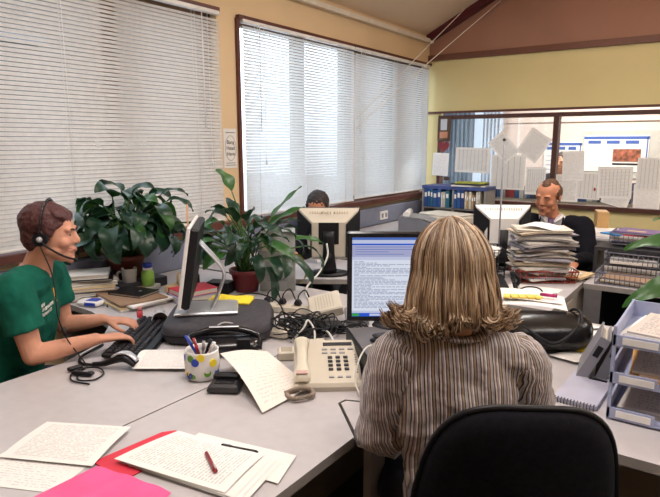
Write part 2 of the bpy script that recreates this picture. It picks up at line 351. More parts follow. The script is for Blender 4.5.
# interior partition window in the back wall
f = MB(); z0, z1 = .86, 1.80
wb(f, .14, 6.2, YB-.02, YB+.08, 1.76, 1.80); wb(f, .14, 6.2, YB-.04, YB+.08, .86, .90); wb(f, .14, .175, YB-.02, YB+.08, .9, 1.76)
for x in (1.395, 2.95, 4.5): wb(f, x-.025, x+.025, YB-.02, YB+.08, .9, 1.76)
fr = struct(f.build('window_3', mat('partition_timber', (.075, .026, .018), .45)))
g = MB(); wb(g, .17, 6.1, YB+.028, YB+.034, .9, 1.76); g.build('glass_pane', glassy('partition_glass', (.97, .98, .97), fac=.04), fr)
# unseen walls that close the rooms
def quadwall(name, x0, x1, y0, y1, z1, m): sbox(name, x0, x1, y0, y1, 0, z1, m)
quadwall('wall_right', 6.2, 6.3, -3.1, YB, 2.9, 'wall')
w = MB(); w.extrude([(0, 0), (6.2, 0), (6.2, 2.7), (3.1, 4.25), (0, 2.7)], (0, -3.1, 0), (1, 0, 0), (0, 0, 1), (0, 1, 0), .1); struct(w.build('wall_front', 'wall'))
pinkw = mat('pale_pink_wall', (.74, .62, .57), .7, var=.02)
sbox('wall_next_room_back', -1.2, 4.8, 8.25, 8.35, 0, 2.7, pinkw); sbox('wall_next_room_left', -1.3, -1.2, YB+.1, 8.35, 0, 2.7, pinkw); sbox('wall_next_room_right', 4.8, 4.9, YB+.1, 8.35, 0, 2.7, pinkw)
sbox('ceiling_next_room', -1.3, 4.9, YB+.1, 8.35, 2.7, 2.8, pinkw)
sbox('trim_8', .2, 4.8, 8.22, 8.25, 1.78, 1.8, pinkw)
# fluorescent battens
for i, p in enumerate(LAMPS):
    t = thing('fluorescent_batten', 'white fluorescent batten hanging from the sloped ceiling, %s' % ('left far', 'left near', 'right far', 'right near')[i], 'lamp', p)
    MB().box((0, 0, 0), (.12, 1.5, .05), bev=.01).build('housing', 'white', t)
    MB().cyl((.03, -.7, -.037), (.03, .7, -.037), .013, seg=10).cyl((-.03, -.7, -.037), (-.03, .7, -.037), .013, seg=10).build('tube', emit('tube_glow', (1, .95, .88), 5), t)
    zc = 2.65+.5*p[0] if p[0] < 3.1 else 2.65+.5*(6.2-p[0])
    MB().cyl((0, -.5, .02), (0, -.5, zc-p[2]+.02), .004, seg=6).cyl((0, .5, .02), (0, .5, zc-p[2]+.02), .004, seg=6).build('hanger', 'silver', t)
# two cords strung from the ceiling to the join of the blinds
def cord(name, label, cat, pts, r, m, group=None, sub=8): return tag(MB().tube(pts, r, 6, sub).build(name, m), label, cat, group)
wc = mat('white_cord', (.75, .70, .62), .5)
cord('hanging_cord', 'white cord running from ceiling to blinds, the left one of two', 'cord', [(.09, 4.37, 1.684), (.31, 5.08, 2.27), (.54, 5.80, 2.868)], .004, wc)
cord('hanging_cord', 'white cord running from ceiling to blinds, the right one of two', 'cord', [(.09, 4.37, 1.616), (.43, 5.15, 2.25), (.80, 5.97, 2.90)], .004, wc)
# ================================================================ DESKS
def desk(label, polys, legs, edge=None, name='desk'):
    t = thing(name, label, 'desk', (0, 0, 0)); q = MB()
    q.prism(polys, ZT-.028, ZT, 1); q.build('desktop', ['desk', 'desk_edge'], t)
    for (x0, y0, x1, y1) in legs:
        q = MB(); q.box(((x0+x1)/2, (y0+y1)/2, (ZT-.028)/2), (max(abs(x1-x0), .025), max(abs(y1-y0), .025), ZT-.028)); q.build('side_panel', 'desk_side', t)
    return t
desk('grey L-shaped desk of the man in green under the left window', [(.98, -.3), (1.562, -.3), (1.562, 2.45), (.09, 2.45), (.09, 1.52), (.48, 1.50), (.72, 1.43), (.9, 1.26), (.98, 1.06)], [(1.0, -.28, 1.54, -.28), (1.54, -.2, 1.54, 2.3), (.11, 2.43, 1.5, 2.43), (.11, 1.56, .11, 2.4)])
desk('grey desk in the centre foreground with the pens and phone on it', [(1.568, -.3), (2.128, -.3), (2.128, 1.215), (1.976, 1.362), (1.98, 1.395), (2.02, 1.412), (2.296, 1.44), (2.296, 2.3), (1.568, 2.3)], [(1.59, -.28, 2.1, -.28), (1.585, -.2, 1.585, 2.2), (1.6, 2.28, 2.28, 2.28)])
desk('small rounded grey keyboard shelf left of the seated woman', [(1.985, 1.366), (2.136, 1.221), (2.25, 1.221), (2.25, 1.425), (2.024, 1.404), (1.988, 1.388)], [(2.12, 1.30, 2.12, 1.38)], name='keyboard_shelf')
desk('grey desk on the right carrying the letter trays', [(2.302, 1.53), (3.7, 1.53), (3.7, 2.66), (2.302, 2.66)], [(2.32, 1.7, 2.32, 2.6), (3.68, 1.6, 3.68, 2.6), (2.33, 2.55, 3.6, 2.55)])
t = desk('grey desk of the man in the dark suit, piled with paper', [(1.3, 2.75), (2.25, 2.75), (2.25, 3.62), (1.3, 3.62)], [(1.32, 2.78, 1.32, 3.6)])
q = MB(); q.box((2.02, 3.2, .35), (.42, .8, .68), bev=.004); pd = q.build('pedestal', mat('pedestal_grey', (.36, .33, .30), .5), t)
for z in (.58, .40, .16):
    q = MB(); q.box((2.235, 3.05, z), (.012, .42, .16 if z > .3 else .28), bev=.003); dr = q.build('drawer', mat('pedestal_front', (.42, .38, .34), .5), pd)
    q = MB(); q.box((2.247, 3.05, z+.03), (.014, .14, .018), bev=.004); q.build('handle', 'grey', dr)
wt_ = desk('grey worktop beneath the wire trays right of the suited man', [(2.256, 3.42), (4.2, 3.42), (4.2, 4.05), (2.256, 4.05)], [(4.18, 3.45, 4.18, 4.0)])
MB().box((3.2, 3.92, .345), (1.85, .02, .68)).build('underdesk_shade_panel', 'black_matt', wt_)  # black sheet standing in for the deep shade under the worktop
desk('grey desk under the window with the beige monitor', [(.1, 2.48), (.72, 2.48), (1.12, 2.74), (1.12, 3.2), (.1, 3.2)], [(.12, 2.5, .12, 3.1), (1.09, 2.78, 1.09, 3.15), (.7, 2.52, .3, 2.52)])
desk('long low worktop in the far corner by the blinds', [(.1, 4.2), (1.0, 4.2), (1.0, 5.55), (.1, 5.55)], [(.12, 4.3, .12, 5.5), (.98, 4.3, .98, 5.5)], name='worktop')
# ================================================================ PEOPLE
def headM(c, fwd, up=(0, 0, 1)):
    y = Vector(fwd).normalized(); u = Vector(up); x = y.cross(u).normalized(); z = x.cross(y)
    return Matrix(((x.x, y.x, z.x, c[0]), (x.y, y.y, z.y, c[1]), (x.z, y.z, z.z, c[2]), (0, 0, 0, 1)))
def rot3(a): return Euler(a).to_matrix()
def add_head(mb, H, s=1.0, slim=1.0):
    q = MB()
    q.ell((0, -.012, .04), (.074*slim, .094, .078), nu=24, nv=16); q.ell((0, .022, -.005), (.064*slim, .070, .088), nu=24, nv=16)
    q.ell((0, .044, -.072), (.046, .046, .034)); q.ell((0, .076, -.094), (.020, .019, .016)); q.ell((0, .055, -.045), (.042, .036, .036))        # jaw, chin
    for x in (-1, 1):
        q.ell((x*.036, .058, -.020), (.027, .027, .026)); q.ell((x*.028, .0745, .032), (.026, .014, .010)); q.ell((x*.030, .0715, .0205), (.016, .012, .006)); q.ell((x*.030, .070, .003), (.016, .012, .006))   # cheek, brow
        q.ell((x*.045, .02, -.055), (.018, .04, .022))
        q.ell((x*.077*slim, -.008, -.004), (.008, .018, .030), rot3((R(-12), 0, R(-x*18)))); q.ell((x*.079*slim, -.012, .012), (.008, .016, .014))
    q.loft([(0, .082, .028), (0, .093, .006), (0, .103, -.014), (0, .096, -.024)], [.008, .0085, .0105, .008], seg=10, sub=3)
    for x in (-1, 1): q.ell((x*.010, .092, -.020), (.007, .009, .006))
    q.ell((0, .088, -.047), (.022, .009, .0055)); q.ell((0, .087, -.058), (.019, .009, .006)); q.ell((0, .080, -.052), (.03, .012, .016))
    q.xf(Matrix.Scale(s, 4)); q.xf(H); n = len(mb.v); mb.v += q.v
    for f, sm in zip(q.f, q.sm): mb.face([i+n for i in f], True)
def face_bits(parent, H, s=1.0, iris=(.08, .05, .03), lips=(.42, .13, .11), brow=(.05, .025, .015), brows=True, smile=.0, down=0):
    wm = mat('eye_white', (.40, .35, .32), .45, spec=.2); im = mat('iris_%s' % str(iris), iris, .2); lm = mat('lips_%s' % str(lips), lips, .45); bm_ = mat('brow_%s' % str(brow), brow, .9)
    for x in (-1, 1):
        q = MB(); q.ell((x*.030, .0712, .012), (.0120, .0110, .0058*(1-down*.5)), nu=14, nv=10); q.m(1).ell((x*.030, .0806, .011-.002*down), (.0055, .0028, .0054*(1-down*.4)), nu=10, nv=8)
        q.xf(Matrix.Scale(s, 4)); q.xf(H); q.build('eye', [wm, im], parent)
        if brows:
            q = MB(); q.loft([(x*.014, .091, .029), (x*.03, .090, .036), (x*.046, .078, .031)], [(.003, .004), (.003, .0042), (.002, .002)], seg=6, sub=3); q.xf(Matrix.Scale(s, 4)); q.xf(H); q.build('eyebrow', bm_, parent)
    q = MB(); q.loft([(-.025-.006*smile, .083-.006*smile, -.050+.008*smile), (0, .0965, -.0525), (.025+.006*smile, .083-.006*smile, -.050+.008*smile)], [(.002, .002), (.0035, .006), (.002, .002)], ref=(0, 1, 0), seg=8, sub=4); q.xf(Matrix.Scale(s, 4)); q.xf(H); q.build('mouth', lm, parent)
def add_hand(mb, wrist, d, pn, side, s=1.0, curl=(.35, .5, .4), spread=1.0):
    """wrist point, direction along the palm, palm normal (towards the palm side), side = +1 thumb on d x pn"""
    d = Vector(d).normalized(); pn = Vector(pn); pn = (pn-d*pn.dot(d)).normalized(); t = d.cross(pn)*side; w = Vector(wrist)
    P = lambda a, b, c: w+(d*a+t*b+pn*c)*s
    mb.loft([P(-.03, 0, 0), P(.0, 0, 0), P(.03, .002, 0), P(.065, .002, -.002), P(.088, 0, 0)], [(.026*s, .019*s), (.027*s, .018*s), (.036*s, .016*s), (.041*s, .014*s), (.036*s, .010*s)], ref=t, seg=14, sub=3)
    for b, L in ((.030, .072), (.010, .080), (-.010, .074), (-.029, .058)):
        a = .082 if b < .025 else .078; p = P(a-.015, b, 0); dd = d*1+t*(b*2.2*spread); dd.normalize(); pts = [p, p+dd*.018*s]; rr = [.0092*s, .0092*s]; ang = 0
        for k, cu in enumerate(curl):
            ang += cu; v = (dd*math.cos(ang)+pn*math.sin(ang)); p = pts[-1]+v*(L*(.45, .30, .25)[k]*s); pts.append(p); rr.append((.0085, .0078, .0062)[k]*s)
        mb.loft(pts, rr, seg=8, sub=2); mb.ell(pts[-1], .0066*s, nu=8, nv=6)
    pts = [P(.015, .022, .004), P(.042, .048, .012), P(.066, .058, .022), P(.088, .056, .030)]; mb.loft(pts, [.014*s, .012*s, .0098*s, .0075*s], seg=8, sub=2); mb.ell(pts[-1], .0076*s, nu=8, nv=6)
def limb(mb, pts, rr, infl=0, sub=4, seg=14):
    mb.loft(pts, [(a+infl, a+infl) if isinstance(a, (int, float)) else (a[0]+infl, a[1]+infl) for a in rr], seg=seg, sub=sub)
    mb.ell(pts[0], (rr[0] if isinstance(rr[0], (int, float)) else rr[0][0])+infl); mb.ell(pts[-1], (rr[-1] if isinstance(rr[-1], (int, float)) else rr[-1][0])+infl)
def person(label, loc, heading, J, skin, s=1.0, hands=True, vs=.006, slim=1.0, build=1.0, hand_args=None):
    """J: joints in the figure's own frame (x right, y forward). One continuous body."""
    rz = math.atan2(heading[1], heading[0])-math.pi/2
    t = thing('person', label, 'person', loc, rz)
    b = MB(); H = headM(J['head'], J.get('face', (0, 1, 0)), J.get('up', (0, 0, 1)))
    add_head(b, H, s, slim)
    nk, ch, wa, pe = (Vector(J[k]) for k in ('neck', 'chest', 'waist', 'pelvis'))
    hb = Vector(J['head'])+H.to_3x3()@Vector((0, -.02, -.05))*s
    limb(b, [nk+Vector((0, 0, -.03)), nk.lerp(hb, .5), hb], [(.062*s), .052*s, .050*s])
    B = build*s
    b.loft([pe+Vector((0, 0, -.06)), pe, wa, ch, ch.lerp(nk, .6), nk], [(.13*B, .09*B), (.165*B, .118*B), (.138*B, .10*B), (.160*B, .112*B), (.135*B, .082*B), (.06*B, .055*B)], ref=(1, 0, 0), seg=24, sub=4)
    for sd in ('L', 'R'):
        sh, el, wr = (Vector(J[k+sd]) for k in ('sh', 'el', 'wr'))
        limb(b, [nk.lerp(sh, .25)+Vector((0, 0, -.03)), sh.lerp(nk, .3)+Vector((0, 0, -.012)), sh], [.06*B, .058*B, .056*B]); limb(b, [sh, sh.lerp(el, .5), el], [.054*B, .047*B, .039*B])
        limb(b, [el, el.lerp(wr, .35), wr], [.039*B, .038*B, .025*B])
        hd = Vector(J.get('hd'+sd, wr-el)); add_hand(b, wr+hd.normalized()*.02, hd, J.get('pn'+sd, (0, 0, -1)), (1 if sd == 'L' else -1)*-1, s*.98, **(hand_args or {}))
        kn, an = Vector(J['kn'+sd]), Vector(J['an'+sd]); hp = pe+Vector(((-.085 if sd == 'L' else .085)*B, .02, -.01))
        limb(b, [hp, hp.lerp(kn, .5), kn], [.088*B, .076*B, .056*B]); limb(b, [kn, kn.lerp(an, .35), an], [.055*B, .052*B, .034*B])
    bo = b.build('body', skin, t); remesh(bo, vs*.9, 4)
    # trousers and shoes
    q = MB()
    for sd in ('L', 'R'):
        kn, an = Vector(J['kn'+sd]), Vector(J['an'+sd]); hp = pe+Vector(((-.085 if sd == 'L' else .085)*B, .02, -.01))
        limb(q, [hp, hp.lerp(kn, .5), kn], [.088*B, .076*B, .056*B], .014); limb(q, [kn, kn.lerp(an, .35), an], [.055*B, .056*B, .045*B], .016)
    q.loft([pe+Vector((0, 0, -.07)), pe, wa.lerp(pe, .5)], [(.13*B+.016, .09*B+.016), (.165*B+.016, .118*B+.016), (.15*B+.012, .11*B+.012)], ref=(1, 0, 0), seg=20, sub=3)
    remesh(q.build('trousers', mat('dark_trousers', (.02, .022, .04), .9), t), .012, 3)
    for sd in ('L', 'R'):
        an = Vector(J['an'+sd]); q = MB(); q.loft([an+Vector((0, -.06, -.04)), an+Vector((0, .02, -.03)), an+Vector((0, .12, -.05)), an+Vector((0, .19, -.055))], [(.036, .034), (.042, .045), (.046, .028), (.03, .018)], ref=(1, 0, 0), seg=12, sub=3)
        q.build('shoe', 'black', t)
    return t, H, B
def torso_cloth(name, t, J, B, m, infl=.012, sleeve='long', vs=.008, disp=(.012, .08), low=None, smooth=3, open_neck=0, sleeves_child=None):
    nk, ch, wa, pe = (Vector(J[k]) for k in ('neck', 'chest', 'waist', 'pelvis'))
    q = MB(); q.loft([pe+Vector((0, 0, -.07)), pe, wa, ch, ch.lerp(nk, .6), nk+Vector((0, 0, -.004-open_neck))], [(a*B+infl, b*B+infl) for a, b in ((.15, .11), (.165, .118), (.145, .108), (.163, .116), (.138, .086), (.062, .055))], ref=(1, 0, 0), seg=28, sub=5)
    for sd in ('L', 'R'):
        sh, el, wr = (Vector(J[k+sd]) for k in ('sh', 'el', 'wr'))
        limb(q, [nk.lerp(sh, .25)+Vector((0, 0, -.03-open_neck)), sh.lerp(nk, .3)+Vector((0, 0, -.012)), sh], [.06*B, .058*B, .056*B], infl)
        if sleeve == 'short':
            e = sh.lerp(el, .62); q.loft([sh, sh.lerp(e, .5), e], [.058*B+infl, .056*B+infl, .054*B+infl*1.3], seg=16, sub=3)
        elif sleeve == 'long' and not sleeves_child:
            limb(q, [sh, sh.lerp(el, .5), el], [.056*B, .05*B, .043*B], infl*1.2); limb(q, [el, el.lerp(wr, .5), el.lerp(wr, .93)], [.044*B, .04*B, .032*B], infl)
    o = q.build(name, m, t); remesh(o, vs, smooth, disp); return o
def short_hair(t, H, s, m, disp=(.012, .02), bald=False, vs=.004, full=1.0, fringe=True):
    q = MB(); f = full
    if not bald:
        q.ell((0, -.024, .052), (.080*f, .098*f, .080*f), nu=24, nv=16); q.ell((0, -.06, .0), (.068, .055, .075))
        for x in (-1, 1): q.ell((x*.070, .006, .035), (.014, .032, .036)); q.ell((x*.072, .008, .005), (.007, .012, .022))
        if fringe:
            for x in (-.036, 0, .036): q.ell((x, .036, .088), (.030, .036, .020), rot3((R(-28), 0, 0)))
    else:
        q.ell((0, -.040, .035), (.080, .070, .07)); q.ell((0, -.025, .078), (.060, .070, .046)); q.ell((0, .03, .098), (.032, .03, .020), rot3((R(-30), 0, 0)))
        for x in (-1, 1): q.ell((x*.071, -.01, .03), (.011, .035, .035)); q.ell((x*.073, .006, .008), (.006, .012, .02))
    q.xf(Matrix.Scale(s, 4)); q.xf(H); o = q.build('hair', m, t); remesh(o, vs, 2, disp); return o
def loc2(heading, loc):
    rz = math.atan2(heading[1], heading[0])-math.pi/2; Mi = (Matrix.Translation(Vector(loc))@Matrix.Rotation(rz, 4, 'Z')).inverted()
    return (lambda *p: Mi@Vector(p)), (lambda *v: Mi.to_3x3()@Vector(v))
# ---- the man in green, typing (joints given in room coordinates)
hd = Vector((.74, .67, 0)).normalized(); L0 = (.64, 1.0, 0); P, V = loc2(hd, L0)
J1 = dict(head=P(.835, 1.14, 1.165), face=V(.74, .67, -.10), up=V(.10, .08, 1), neck=P(.775, 1.10, 1.045), chest=P(.725, 1.065, .86), waist=P(.68, 1.03, .68), pelvis=P(.64, 1.0, .53),
  shR=P(.872, .965, .995), shL=P(.665, 1.215, .995), elR=P(.925, .985, .76), elL=P(.70, 1.235, .765), wrR=P(1.03, 1.165, .79), wrL=P(.835, 1.325, .79),
  hdR=V(.05, .19, -.02), hdL=V(.14, .12, -.02), knR=P(1.0, 1.12, .50), knL=P(.85, 1.40, .50), anR=P(1.02, 1.12, .10), anL=P(.9, 1.45, .10))
t, H, B = person('person in a green t-shirt and headset, typing at the left', L0, hd, J1, 'skin', s=.93, vs=.0048, hand_args=dict(curl=(.30, .60, .5), spread=.7))
grn = mat('green_jersey', (.006, .105, .072), .9, var=.14, scale=18, spec=.2)
torso_cloth('t_shirt', t, J1, B, grn, .014, 'short', .007, (.022, .07), open_neck=.012)
short_hair(t, H, .93, mat('brown_hair', (.075, .022, .022), .6, var=.5, scale=160, bump=.6, bscale=200), (.010, .018), full=1.03)
face_bits(t, H, .93, smile=1)
sh_print = thing  # shirt: pale blocks of lettering and an orange stripe
ctr = P(.848, .985, .865)
nrm = V(.6, -.8, .15).normalized(); ax = V(.74, .67, .10).normalized(); up_ = nrm.cross(ax)
SHP = (t, P, V)
# headset worn by the man
hs = thing('headset', 'black telephone headset with boom microphone on the typing man', 'headset', L0, math.atan2(hd.y, hd.x)-math.pi/2)
Hs = H@Matrix.Scale(.93, 4)
q = MB(); q.loft([Hs@Vector((.093*math.cos(a), -.012, .015+.126*math.sin(a))) for a in [i*math.pi/14 for i in range(15)]], [(.0035, .008)]*15, ref=H.to_3x3()@Vector((0, 1, 0)), seg=8); q.build('headband', 'black_gloss', hs)
q = MB(); q.cyl(Hs@Vector((.083, -.010, -.004)), Hs@Vector((.100, -.010, -.004)), .025); q.build('ear_cushion', 'black_matt', hs)
q = MB(); q.cyl(Hs@Vector((-.083, -.010, -.004)), Hs@Vector((-.098, -.010, -.004)), .02); q.build('temple_pad', 'black_matt', hs)
q = MB(); q.ell(Hs@Vector((.101, -.01, -.004)), .012*.9); q.build('swivel', 'silver', hs)
q = MB(); q.tube([Hs@Vector(p) for p in ((.098, -.01, -.01), (.097, .03, -.038), (.080, .075, -.066), (.052, .108, -.082))], .0042, 8); q.ell(Hs@Vector((.05, .11, -.083)), .0085); q.build('boom_microphone', 'black', hs)
Pw = lambda x, y, z: P(x, y, z)
q = MB(); q.tube([Hs@Vector((.1, -.008, -.026)), P(.93, 1.075, 1.05), P(.955, 1.07, .98), P(.985, 1.055, .90), P(1.0, 1.07, .82), P(1.03, 1.09, .76), P(1.10, 1.08, .735)], .0022, 6); q.build('cord', 'black', hs)
q = MB(); q.cyl(P(.995, 1.065, .855), P(1.0, 1.067, .825), .0065); q.build('cord_clip', 'black', hs)
# ---- the woman seen from behind
hw = Matrix.Rotation(R(3), 3, 'Z')@FWD; LW = Vector((2.395, 1.245, 0))
JW = dict(head=(-.012, .035, 1.195), face=(-.18, 1, -.10), up=(0, .1, 1), neck=(.0, 0, 1.045), chest=(.005, .0, .90), waist=(.02, -.005, .70), pelvis=(.03, -.01, .53),
  shL=(-.128, .005, 1.00), shR=(.150, .0, .985), elL=(-.165, .05, .79), elR=(.205, .05, .77), wrL=(-.15, .25, .765), wrR=(.20, .26, .765), hdL=(.02, .2, -.02), hdR=(-.02, .2, -.02),
  knL=(-.10, .40, .50), knR=(.14, .40, .50), anL=(-.10, .40, .10), anR=(.14, .42, .10))
t, H, B = person('person with blond shoulder-length hair and striped blouse, seen from behind', LW, hw, JW, mat('fair_skin', (.62, .36, .26), .5), s=.90, slim=.96, build=.93)
def stripes(name, axis='x', pitch=.031, mix=0, wob=.016):
    m = bpy.data.materials.new(name); m.use_nodes = True; nt = m.node_tree; b = nt.nodes['Principled BSDF']
    tc = nn(nt, 'ShaderNodeTexCoord'); sp = nn(nt, 'ShaderNodeSeparateXYZ')
    nz = nn(nt, 'ShaderNodeTexNoise'); nz.inputs['Scale'].default_value = 5; nt.links.new(tc.outputs['Object'], nz.inputs['Vector'])
    nt.links.new(tc.outputs['Object'], sp.inputs[0])
    x = mth(nt, 'ADD', mth(nt, 'ADD', sp.outputs[0], mth(nt, 'MULTIPLY', sp.outputs[1], mix)), mth(nt, 'MULTIPLY', mth(nt, 'SUBTRACT', nz.outputs['Fac'], .5), wob))
    fr = mth(nt, 'FRACT', mth(nt, 'MULTIPLY', x, 1/pitch)); cr = nn(nt, 'ShaderNodeValToRGB'); cr.color_ramp.interpolation = 'CONSTANT'
    tones = [(0, (.36, .32, .32)), (.13, (.035, .022, .025)), (.22, (.56, .50, .49)), (.34, (.13, .075, .05)), (.43, (.32, .29, .33)), (.55, (.70, .66, .67)), (.63, (.08, .06, .075)), (.72, (.34, .25, .17)), (.84, (.06, .04, .04)), (.92, (.46, .43, .46))]
    els = cr.color_ramp.elements; els[0].position = 0; els[0].color = (*tones[0][1], 1); els[1].position = tones[1][0]; els[1].color = (*tones[1][1], 1)
    for p_, c_ in tones[2:]: e = els.new(p_); e.color = (*c_, 1)
    nt.links.new(fr, cr.inputs['Fac']); nt.links.new(cr.outputs[0], b.inputs['Base Color']); b.inputs['Roughness'].default_value = .55; b.inputs['Sheen Weight'].default_value = .25
    n2 = nn(nt, 'ShaderNodeTexNoise'); n2.inputs['Scale'].default_value = 14; n2.inputs['Detail'].default_value = 3; nt.links.new(tc.outputs['Object'], n2.inputs['Vector'])
    bp = nn(nt, 'ShaderNodeBump'); bp.inputs['Strength'].default_value = .8; bp.inputs['Distance'].default_value = .02; nt.links.new(n2.outputs['Fac'], bp.inputs['Height']); nt.links.new(bp.outputs[0], b.inputs['Normal'])
    return m
st = stripes('striped_silk')
torso_cloth('blouse', t, JW, B, st, .017, None, .006, (.020, .06), open_neck=-.01)
for sd in ('L', 'R'):
    sh, el, wr = (Vector(JW[k+sd]) for k in ('sh', 'el', 'wr')); sx = -1 if sd == 'L' else 1
    # built upright along z so the stripes run down the arm, then placed by its own matrix
    d1 = (el-sh); o = thing  # noqa
    q = MB(); a = sh+Vector((-.012*sx, 0, .004)); n0 = len(q.v)
    q.loft([a, a.lerp(el, .12)+Vector((.014*sx, 0, .010)), a.lerp(el, .45)+Vector((.010*sx, 0, 0)), a.lerp(el, .8), el, el.lerp(wr, .3), el.lerp(wr, .85)], [.060, .072, .074, .070, .068, .058, .045], ref=(0, 1, 0), seg=22, sub=5)
    q.ell(sh, .064)
    for k in range(9):    # gathers where the sleeve is set in
        an_ = R(-70+k*20); c0 = sh+Vector((-.004*sx, .055*math.sin(an_)*-1, .058*math.cos(an_)))
        q.loft([c0+Vector((-.006*sx, 0, 0)), c0+Vector((.02*sx, 0, .004)), c0+Vector((.05*sx, 0, -.012))], [.003, .006, .003], seg=6, sub=3)
    so = q.build('sleeve', stripes('striped_sleeve_'+sd, 'x', .031, -.9*(-sx), .012), t); remesh(so, .006, 2, (.018, .05))
q = MB(); nk = Vector(JW['neck'])
q.loft([nk+Vector((.062*math.cos(a), .056*math.sin(a)-.005, .026+.010*math.sin(a))) for a in [i*math.pi/12 for i in range(25)]], [(.006, .018)]*25, ref=(0, 0, 1), seg=8); q.build('collar', st, t)
# hair: a shaped under-layer covered with many fine locks
Hw = H; rnd = random.Random(3)
def hair_pt(th, u, lift, rc, endz, arc=2.6, sgn=1):
    """th azimuth (0 = right, pi/2 = forward), u 0 crown .. 1 tip; the ends curl through an arc of radius rc"""
    rx, ry, rz_ = .073+lift, .094+lift, .098+lift
    if u < .36:
        ph = u/.36*math.pi*.5; r = math.sin(ph); z = math.cos(ph)*rz_+.018
        return Vector((math.cos(th)*rx*r, -.012+math.sin(th)*ry*r+.018*(1-r), z))
    k = (u-.36)/.64; K0 = .60; kk = min(k, K0)/K0; z = .018+(endz-.018)*kk
    g = 1+.22*math.sin(kk*math.pi*.5)**1.6; d = Vector((math.cos(th), math.sin(th), 0)); p = Vector((math.cos(th)*rx*g, -.012+math.sin(th)*ry*(1+(g-1)*.55), z))
    if k > K0:
        a = (k-K0)/(1-K0)*arc; p += d*(sgn*rc*(1-math.cos(a)))+Vector((0, 0, -rc*math.sin(a)))
    return p
q = MB(); seg = 40; n = 0; rows = 18
for j in range(rows+1):
    for k in range(seg):
        th = math.pi*(-1.22+2*1.22*0.5*2*k/(seg-1)*1.0*.5)-0 if False else R(-218)+R(256)*k/(seg-1)
        q.v.append(hair_pt(th, max(.02, j/rows), .002+.002*math.sin(k*1.9), .012, -.080, 1.2, -1))
for j in range(rows):
    for k in range(seg-1): q.face([j*seg+k, j*seg+k+1, (j+1)*seg+k+1, (j+1)*seg+k], True)
ho = None
q.xf(H); under = q.build('hair', mat('hair_under', (.17, .09, .045), .6, var=.3, scale=60), t)
sm_ = under.modifiers.new('thick', 'SOLIDIFY'); sm_.thickness = .008
tones = [(.17, .10, .06), (.32, .21, .125), (.46, .33, .21), (.66, .51, .36), (.085, .048, .03), (.52, .41, .31), (.24, .155, .095)]
hm = [mat('hair_tone_%d' % i, c, .42, var=.12, scale=40, spec=.6) for i, c in enumerate(tones)]
q = MB(); NC = 38; clumps = []
for c in range(NC):
    th = R(-216)+R(252)*(c+.5)/NC+rnd.uniform(-.04, .04); side_ = abs(math.cos(th))
    sg = 1 if side_ > .55 or rnd.random() < .45 else -1
    clumps.append((th, (.012+.014*side_)*rnd.uniform(.8, 1.25) if sg > 0 else rnd.uniform(.010, .018), -.070-.030*rnd.random()+(.006 if sg > 0 and side_ > .6 else 0), rnd.uniform(1.9, 3.3), sg, rnd.uniform(-.004, .008)))
for i in range(2600):
    c = rnd.randrange(NC); cth, rc, ez, arc, sg, cl = clumps[c]; q.m(rnd.choices(range(7), [3, 4, 4, 2.5, 2.5, 2, 3])[0])
    th = cth+rnd.gauss(0, .085); big = rnd.random() < .35; r = rnd.uniform(.0017, .0028) if big else rnd.uniform(.0007, .0013)
    lift = .006+rnd.uniform(0, .006)+max(0, cl); ph = rnd.random()*6.28; u0 = rnd.uniform(0, .3) if rnd.random() < .75 else rnd.uniform(.3, .5)
    rc_ = rc*rnd.uniform(.75, 1.25); ez_ = ez+rnd.uniform(-.010, .012); arc_ = arc*rnd.uniform(.7, 1.05); pts = []; rr = []; n_ = 20
    for k in range(n_):
        f_ = k/(n_-1); u = u0+(1-u0)*f_; tipf = max(0, (u-.5)/.5); th2 = th+(cth-th)*tipf*.55+.025*math.sin(u*7+ph)
        pts.append(hair_pt(th2, u, lift*(1-.3*tipf)+.002*math.sin(u*9+ph), rc_, ez_, arc_, sg)); w_ = math.sin(min(1, f_*.90+.06)*math.pi)**.5
        rr.append((r*(.35+w_)*1.2, r*.5*(.4+w_)))
    q.loft(pts, rr, seg=5, cap=False)
q.xf(H); q.build('hair_locks', hm, under)
face_bits(t, H, .90, lips=(.5, .15, .14))
